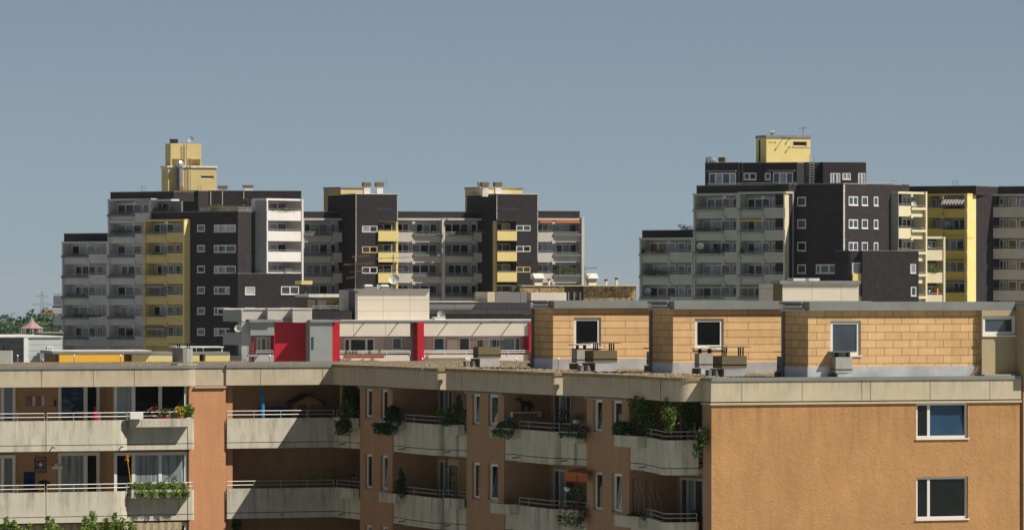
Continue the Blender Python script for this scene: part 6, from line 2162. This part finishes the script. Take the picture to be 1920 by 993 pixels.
MB().tube([Vector((q.x, q.y, zf(262, HD))), Vector((q.x, q.y, zf(303, HD)))], .1, 6).build('downpipe', 'black_metal', RT)
for (px, py, l) in ((1468, 259.5, .75), (1479, 260.5, .3), (1479, 276.5, .3)):
    q = rpos(RH, px, py, 0)
    o = RH.pt(0, -l, 0) - RH.pt(0, 0, 0)
    MB().tube([q, q + o], .05, 5).lathe(q + o, [(.01, -.08), (.09, -.06), (.09, .06), (.01, .08)], 6).build('wall_bracket', 'black_metal', RT)
tx_ = bpy.data.curves.new('graffiti', 'FONT')
tx_.body = "GO! ONE"
tx_.size = .25
to = bpy.data.objects.new('graffiti', tx_)
me = bpy.data.meshes.new_from_object(to)
bpy.data.objects.remove(to)
go = bpy.data.objects.new('graffiti', me)
COL.objects.link(go)
go.parent = RT
me.materials.append(M['black_metal'])
q = rpos(RH, 1441, 268.5, -.012)
go.location = q - RT.location
go.rotation_euler = (rad(90), 0, rad(20))
t = thing('roof_vent', 'shiny cylindrical ventilator on the yellow roof house of right tower', 'roof vent', rpos(RH, 1448, 253.5, 1))
q = rpos(RH, 1448, 253.5, 1)
MB().lathe(q, [(.12, 0), (.12, .2)], 8).build('neck', 'steel', t)
MB().lathe(q + Vector((-.32, 0, .36)), [(.01, 0), (.2, .04), (.2, .6), (.01, .64)], 12, axis=Vector((1, .1, 0))).build('drum', 'zinc', t)
mast_antenna('tee shaped aerial on the yellow roof house of right tower', rpos(RH, 1506, 253.5, 1.5), .9, [(.85, .6, .4, 3)])
for (px, py, hh, lab) in ((1325, 306, .75, 'left'), (1331, 306, .8, 'right')):
    t = thing('mobile_antenna', 'upright panel aerial at left end of the right tower roof, ' + lab + ' one of two', 'antenna', rpos(U1, px, py, 1))
    q = rpos(U1, px, py, 1)
    MB().box(Fr(q.x, q.y, 0), -.12, .12, -.1, .1, q.z - .1, q.z + hh).build('panel', 'steel', t)
    MB().tube([q + Vector((.2, 0, -.2)), q + Vector((.2, 0, hh + .1))], .03, 5).build('mast', 'rail_metal', t)
t = thing('roof_dome', 'low grey dome with a ball finial on the right tower roof', 'skylight', rpos(U1, 1339, 305.5, 2))
q = rpos(U1, 1339, 305.5, 2)
MB().lathe(q, [(.65, 0), (.6, .2), (.4, .34), (.05, .4)], 14).build('dome', 'zinc_dull', t, smooth=True)
MB().lathe(q + Vector((0, 0, .42)), [(.01, -.05), (.1, 0), (.01, .12)], 8).build('finial', 'zinc', t)
chim_far(RT, U1, 1346.5, 1359, 295, 303, UD and zf(305.5, UD), 2)
dish('white satellite dish on topmost sage ledge right of corner, third row of right tower', rpos(S3, 1313, 461, -.2), .45, (-.1, -1, .25), 'dish', mast=.1)
dish('grey satellite dish on bottom left sage balcony of right tower', rpos(S3, 1215, 545, .2), .42, (-.2, -1, .25), 'dish_grey', mast=.1)
dish('pale satellite dish on the top cream balcony, right tower', rpos(CS, 1714, 382, -.1), .36, (.1, -1, .25), 'dish', mast=.1)
dish('dark grey satellite dish on the second mustard balcony', rpos(S5, 1777, 420, .2), .38, (-.1, -1, .25), 'dish_grey', mast=.1)
dish('small grey satellite dish on the top mustard balcony at its left', rpos(S5, 1745, 389, .2), .3, (-.1, -1, .25), 'dish_grey', mast=.05)
dish('dull grey satellite dish on upper cream balcony beside yellow stack', rpos(K1, 1745, 461, .3), .33, (-.3, -1, .2), 'dish_grey', mast=.05)
dish('dark satellite dish on the top grey balcony at the right edge', rpos(S6, 1878, 387, .2), .38, (-.1, -1, .3), 'dish_grey', mast=.05)
far_awning(RT, S3, 1391, 1434, 409, 'awning_amber', 0, .3, .22)
far_awning(RT, S3, 1306, 1358, 534.5, 'awning_striped', 0, .3, .18)
far_awning(RT, S3, 1389, 1434, 534.5, 'awning_striped', 0, .3, .18)
far_awning(RT, S5, 1770, 1812, 368.5, 'awning_grey', 0, 1.0, .95)
far_awning(RT, S5, 1772, 1812, 526, 'awning_grey', 0, .3, .2)
far_awning(RT, S5, 1772, 1812, 487, 'awning_amber', 0, .3, .15)
for lab, fr, p0, p1, y, hh, lf, fl, n in (
    ('dark greenery on second sage ledge at left of the right tower', S3, 1303, 1357, 430.5, .28, ('leaf_dark', 'leaf_mid'), (), 110),
    ('green boxes along third sage ledge below the white dish', S3, 1304, 1357, 471, .25, ('leaf_juniper', 'leaf_dark'), ('purple',), 110),
    ('round bushes on the low left sage ledge, middle row', S3, 1206, 1254, 511, .5, ('leaf_dark',), (), 150),
    ('yellow green bush on the low left sage ledge, top row', S3, 1230, 1246, 471, .35, ('leaf_light', 'leaf_mid'), (), 70),
    ('small conifer at left corner of the low left sage balcony', S3, 1203, 1209, 471, .3, ('leaf_dark',), (), 40),
    ('red flower box on top cream balcony of the right tower', CS, 1719, 1731, 388.5, .15, ('leaf_mid',), ('red',), 40),
    ('green flower box on second cream balcony of the right tower', CS, 1708, 1730, 429, .15, ('leaf_mid',), ('red', 'orange'), 50),
    ('bright green shrubs on the middle cream balcony beside yellow stack', K1, 1736, 1764, 504.5, .5, ('leaf_light', 'leaf_mid'), (), 130),
    ('dark red flower row on top mustard ledge under striped awning', S5, 1769, 1812, 389, .15, ('leaf_dark',), ('red', 'purple'), 60),
    ('dark red flower row on second mustard ledge', S5, 1769, 1812, 428, .15, ('leaf_dark',), ('red', 'purple'), 60),
    ('trailing dark climber on bottom mustard ledge', S5, 1769, 1813, 545, .5, ('leaf_dark', 'leaf_juniper'), ('purple',), 200),
    ('red flowered plants on third sage ledge by the cream end wall', S3, 1387, 1396, 470, .35, ('leaf_dark',), ('red',), 40)):
    plant_row(lab, fr, p0, p1, y, -.15, hh, lf, fl, n)
tag(MB().lathe(rpos(S3, 1424, 513, .6), [(.02, -.6), (.16, -.5), (.14, 0), (.03, .7), (.01, .75)], 8).build('patio_parasol', 'red_cloth'), 'folded red parasol on the lowest sage balcony by the cream end wall', 'parasol')
t = thing('roof_tree', 'airy dark shrub on the low left roof of right tower, beside sage balconies', 'shrub', rpos(S3, 1285, 432, 3.5))
q = rpos(S3, 1285, 432, 3.5)
m = MB()
for (dx, dz, w) in ((-.6, .55, .45), (.2, .45, .5), (.8, .3, .55), (-.1, .2, .6)):
    m.leaves(q + Vector((dx, 0, dz)), (w, .4, .3), 55, .17, (0, 1))
m.build('foliage', ['leaf_dark', 'leaf_mid'], t)
MB().tube([q - Vector((0, 0, .2)), q + Vector((-.2, 0, .5))], .05, 5).build('stem', 'bark', t)
railing(RT, [S3.pt(S3.x_at(1278, 2), 2, 0), S3.pt(S3.x_at(1300, 2), 2, 0)], rz(432, 1290), (.15, .35), 'rail_metal', .04, 1.2)
m = MB()
for p in (1786, 1792, 1796, 1674, 1680):
    q = rpos(S5, p, 350, 3)
    m.tube([q, q + Vector((0, 0, .75))], .03, 4)
    m.lathe(q + Vector((0, 0, .75)), [(.08, -.04), (.08, .04)], 5)
m.build('vent_pipe', 'steel', RT)
# person on the lowest cream balcony
t_z = kz(557) - .9
p0 = K1.pt(K1.x_at(1741, .35), .35, t_z)
def person():
    root = thing('person', 'person with pale hair in a dark top leaning on cream balcony parapet', 'person', p0)
    f = (K1.pt(.25, -1, 0) - K1.pt(0, 0, 0)).normalized()
    s = f.cross(Vector((0, 0, 1)))
    J = {'pel': Vector((0, 0, .95)), 'wai': Vector((0, 0, 1.12)) + f * .02, 'che': Vector((0, 0, 1.36)) + f * .06, 'nec': Vector((0, 0, 1.5)) + f * .1, 'hed': Vector((0, 0, 1.64)) + f * .14, 'top': Vector((0, 0, 1.76)) + f * .14}
    ed = [('pel', 'wai'), ('wai', 'che'), ('che', 'nec'), ('nec', 'hed'), ('hed', 'top')]
    rd = {'pel': .15, 'wai': .135, 'che': .15, 'nec': .06, 'hed': .095, 'top': .06}
    for k, g in (('l', -1), ('r', 1)):
        J['sh' + k] = Vector((0, 0, 1.42)) + f * .07 + s * .19 * g
        J['el' + k] = Vector((0, 0, 1.2)) + f * .2 + s * .25 * g
        J['wr' + k] = Vector((0, 0, 1.24)) + f * .42 + s * .12 * g
        J['hn' + k] = Vector((0, 0, 1.24)) + f * .5 + s * .08 * g
        J['hi' + k] = Vector((0, 0, .9)) + s * .1 * g
        J['kn' + k] = Vector((0, 0, .5)) + s * .11 * g + f * .03
        J['an' + k] = Vector((0, 0, .08)) + s * .11 * g
        J['to' + k] = Vector((0, 0, .04)) + s * .12 * g + f * .16
        ed += [('che', 'sh' + k), ('sh' + k, 'el' + k), ('el' + k, 'wr' + k), ('wr' + k, 'hn' + k), ('pel', 'hi' + k), ('hi' + k, 'kn' + k), ('kn' + k, 'an' + k), ('an' + k, 'to' + k)]
        rd.update({'sh' + k: .065, 'el' + k: .048, 'wr' + k: .034, 'hn' + k: .036, 'hi' + k: .1, 'kn' + k: .07, 'an' + k: .045, 'to' + k: .04})
    ks = list(J)
    me = bpy.data.meshes.new('body')
    me.from_pydata([tuple(J[k]) for k in ks], [(ks.index(a), ks.index(b)) for a, b in ed], [])
    me.materials.append(M['skin'])
    o = bpy.data.objects.new('body', me)
    COL.objects.link(o)
    o.parent = root
    sk = o.modifiers.new('skin', 'SKIN')
    o.modifiers.new('sub', 'SUBSURF').levels = 1
    for i, k in enumerate(ks):
        me.skin_vertices[0].data[i].radius = (rd[k], rd[k])
    me.skin_vertices[0].data[0].use_root = True
    W_ = lambda v: p0 + v
    MB().lathe(W_(J['hed'] + Vector((0, 0, .01)) - f * .02), [(.112, -.06), (.118, .04), (.09, .12), (.01, .16)], 12).build('hair', 'white_paint', root, smooth=True)
    m = MB()
    m.tube([W_(J['pel'] - Vector((0, 0, .05))), W_(J['wai']), W_(J['che']), W_(J['nec'] - Vector((0, 0, .05)))], .175, 10, r1=.16)
    for k in 'lr':
        m.tube([W_(J['sh' + k] + (J['che'] - J['sh' + k]) * .3), W_(J['sh' + k]), W_(J['el' + k] + (J['sh' + k] - J['el' + k]) * .2)], .085, 8, r1=.065)
    m.build('shirt', 'navy_cloth', root, smooth=True)
    m = MB()
    for k in 'lr':
        m.tube([W_(J['hi' + k] + Vector((0, 0, .05))), W_(J['kn' + k]), W_(J['an' + k])], .12, 8, r1=.075)
    m.build('trousers', 'umber', root, smooth=True)
person()
tag(MB().box(K1, K1.x_at(1757, .2), K1.x_at(1759.4, .2), .2, .35, t_z + .1, kz(540)).build('post', 'orange_cloth'), 'upright orange post on cream balcony right of the person', 'post')

# ------------------------------------------------ far distance at left
def far_wood():
    rn = random.Random(2)
    m = MB()
    for k in range(150):
        D = rn.uniform(1350, 1900)
        px = rn.uniform(-160, 330)
        top = 583 + 6 * math.sin(px * .06) + 5 * math.sin(px * .17 + 1) + rn.uniform(0, 6)
        if px < 32: top += (32 - px) * .35
        if 32 < px < 60: top += 6
        zt = zf(top, D) if D > 1600 else zf(top + 12, D)
        zg = -.0052 * (D - 450)
        h = max(6, zt - zg)
        p = Vector(((px - CX) / F * D, D, zg))
        r = rn.uniform(3, 5)
        for q in range(4):
            c = p + Vector((rn.uniform(-2, 2), rn.uniform(-2, 2), h * (.3 + .17 * q)))
            m.leaves(c, (r * (1.1 - q * .17), r, h * .2), 120, 1.5, (0,), rn, WORLD, .2)
    for k in range(420):
        D = rn.uniform(1450, 2300)
        px = rn.uniform(260, 2500) if k < 330 else rn.uniform(-700, -150)
        zg = -.0052 * (D - 450)
        p = Vector(((px - CX) / F * D, D, zg))
        h, r = rn.uniform(9, 17), rn.uniform(3.5, 6)
        for q in range(3):
            m.leaves(p + Vector((rn.uniform(-2, 2), rn.uniform(-2, 2), h * (.35 + .2 * q))), (r * (1.1 - q * .2), r, h * .24), 60, 2.0, (0,), rn, WORLD, .2)
    o = m.build('far_wood', 'leaf_far', None, ((60 - CX) / F * 1500, 1500, -5))
    tag(o, 'distant dark green wood along the horizon behind the towers', 'wood', kind='stuff')
far_wood()
t = thing('garden_pavilion', 'pavilion with faded pink tent shaped roof and finial before the wood', 'pavilion', ((60 - CX) / F * 1100, 1100, -3.4))
q = Vector(((59.5 - CX) / F * 1100, 1100, 0))
zr, ze = zf(598, 1100), zf(615, 1100)
MB().lathe(Vector((q.x, q.y, ze)), [(2.5, 0), (1.6, .45), (.7, 1.15), (.05, zr - ze)], 8).build('roof', 'pavilion', t)
MB().lathe(Vector((q.x, q.y, zr - .05)), [(.12, 0), (.05, .2), (.1, .3), (.02, .6)], 6).build('finial', 'white_paint', t)
m = MB()
for k in range(8):
    an = k * math.pi / 4 + .2
    m.tube([Vector((q.x + 2.1 * math.cos(an), q.y + 2.1 * math.sin(an), -3.4)), Vector((q.x + 2.1 * math.cos(an), q.y + 2.1 * math.sin(an), ze))], .1, 5)
m.build('post', 'white_paint', t)
def round_tree(label, px, D, ytop, w, seed):
    zg = -.0052 * max(0, D - 450)
    p = Vector(((px - CX) / F * D, D, zg))
    zt = zf(ytop, D)
    t = thing('deciduous_tree', label, 'tree', p)
    rn = random.Random(seed)
    MB().tube([p, Vector((p.x, p.y, zg + (zt - zg) * .7))], .25, 7, r1=.1).build('trunk', 'bark', t)
    m = MB()
    for k in range(9):
        c = Vector((p.x + rn.uniform(-.6, .6) * w, p.y + rn.uniform(-.6, .6) * w, zt - rn.uniform(.15, .6) * (zt - zg)))
        m.leaves(c, (w * .55, w * .55, (zt - zg) * .16), 200, .4, (0, 0, 1), rn, WORLD, .2)
    m.build('crown', ['leaf_dark', 'leaf_mid'], t)
round_tree('rounded tree below the pink pavilion roof, behind pale blue building', 55, 900, 615, 3.0, 5)
round_tree('broad tree right of the pink pavilion roof, before the wood', 92, 1150, 596, 4.2, 6)
round_tree('dark tree at the left edge before the wood, left of pavilion', 8, 1050, 606, 4.5, 7)
t = thing('crane', 'orange lattice crane jib standing out before the distant wood', 'crane', ((128 - CX) / F * 1300, 1300, -4.4))
fr = frame_at(128, 1300, 0)
m = MB()
z0, z1 = zf(588.5, 1300), zf(581, 1300)
x0 = fr.x_at(80)
n = 9
for i in range(n):
    a, b = x0 * (1 - i / n), x0 * (1 - (i + 1) / n)
    m.tube([fr.pt(a, 0, z0), fr.pt((a + b) / 2, 0, z1), fr.pt(b, 0, z0)], .09, 4)
m.tube([fr.pt(x0, 0, z0), fr.pt(0, 0, z0)], .1, 4)
m.tube([fr.pt(x0 * .92, 0, z1), fr.pt(0, 0, z1)], .1, 4)
m.build('jib', 'crane_orange', t)
MB().tube([fr.pt(0, 0, -4.4), fr.pt(0, 0, z1)], .35, 4).build('tower', 'crane_orange', t)
PD = 9000
t = thing('power_pylon', 'faint lattice electricity pylon above the distant wood', 'pylon', ((79 - CX) / F * PD, PD, -44))
fr = frame_at(79, PD, 0)
m = MB()
pz = lambda y: zf(y, PD)
for s_ in (-1, 1):
    m.tube([fr.pt(s_ * 6, 0, -44), fr.pt(s_ * 2.4, 0, pz(570)), fr.pt(s_ * 1, 0, pz(545))], .38, 4)
for i in range(12):
    z = -44 + (pz(545) + 44) * i / 12
    w = 6 - 5 * i / 12
    m.tube([fr.pt(-w, 0, z), fr.pt(w, 0, z + 5)], .22, 4)
    m.tube([fr.pt(w, 0, z), fr.pt(-w, 0, z + 5)], .22, 4)
m.build('mast', 'steel', t)
m = MB()
for y, w in ((555.5, 10.8), (570.5, 18.0)):
    m.tube([fr.pt(-w, 0, pz(y)), fr.pt(w, 0, pz(y))], .4, 4)
    for s_ in (-1, 1):
        m.tube([fr.pt(s_ * w, 0, pz(y)), fr.pt(0, 0, pz(y - 4))], .3, 4)
m.build('cross_arm', 'steel', t)

# ------------------------------------------------ air
def haze():
    m = bpy.data.materials.new('haze')
    m.use_nodes = True
    n = m.node_tree
    n.nodes.remove(n.nodes["Principled BSDF"])
    v = n.nodes.new("ShaderNodeVolumePrincipled")
    v.inputs["Color"].default_value = (.72, .84, .97, 1)
    v.inputs["Density"].default_value = HAZE
    v.inputs["Anisotropy"].default_value = .0
    n.links.new(v.outputs[0], n.nodes["Material Output"].inputs["Volume"])
    M['haze'] = m
    b = MB().box(WORLD, -9500, 9500, -500, 20500, -130, 62)
    o = b.build('haze', 'haze', None, (0, 0, -130))
    tag(o, kind='stuff')
HAZE = 3e-5
haze()
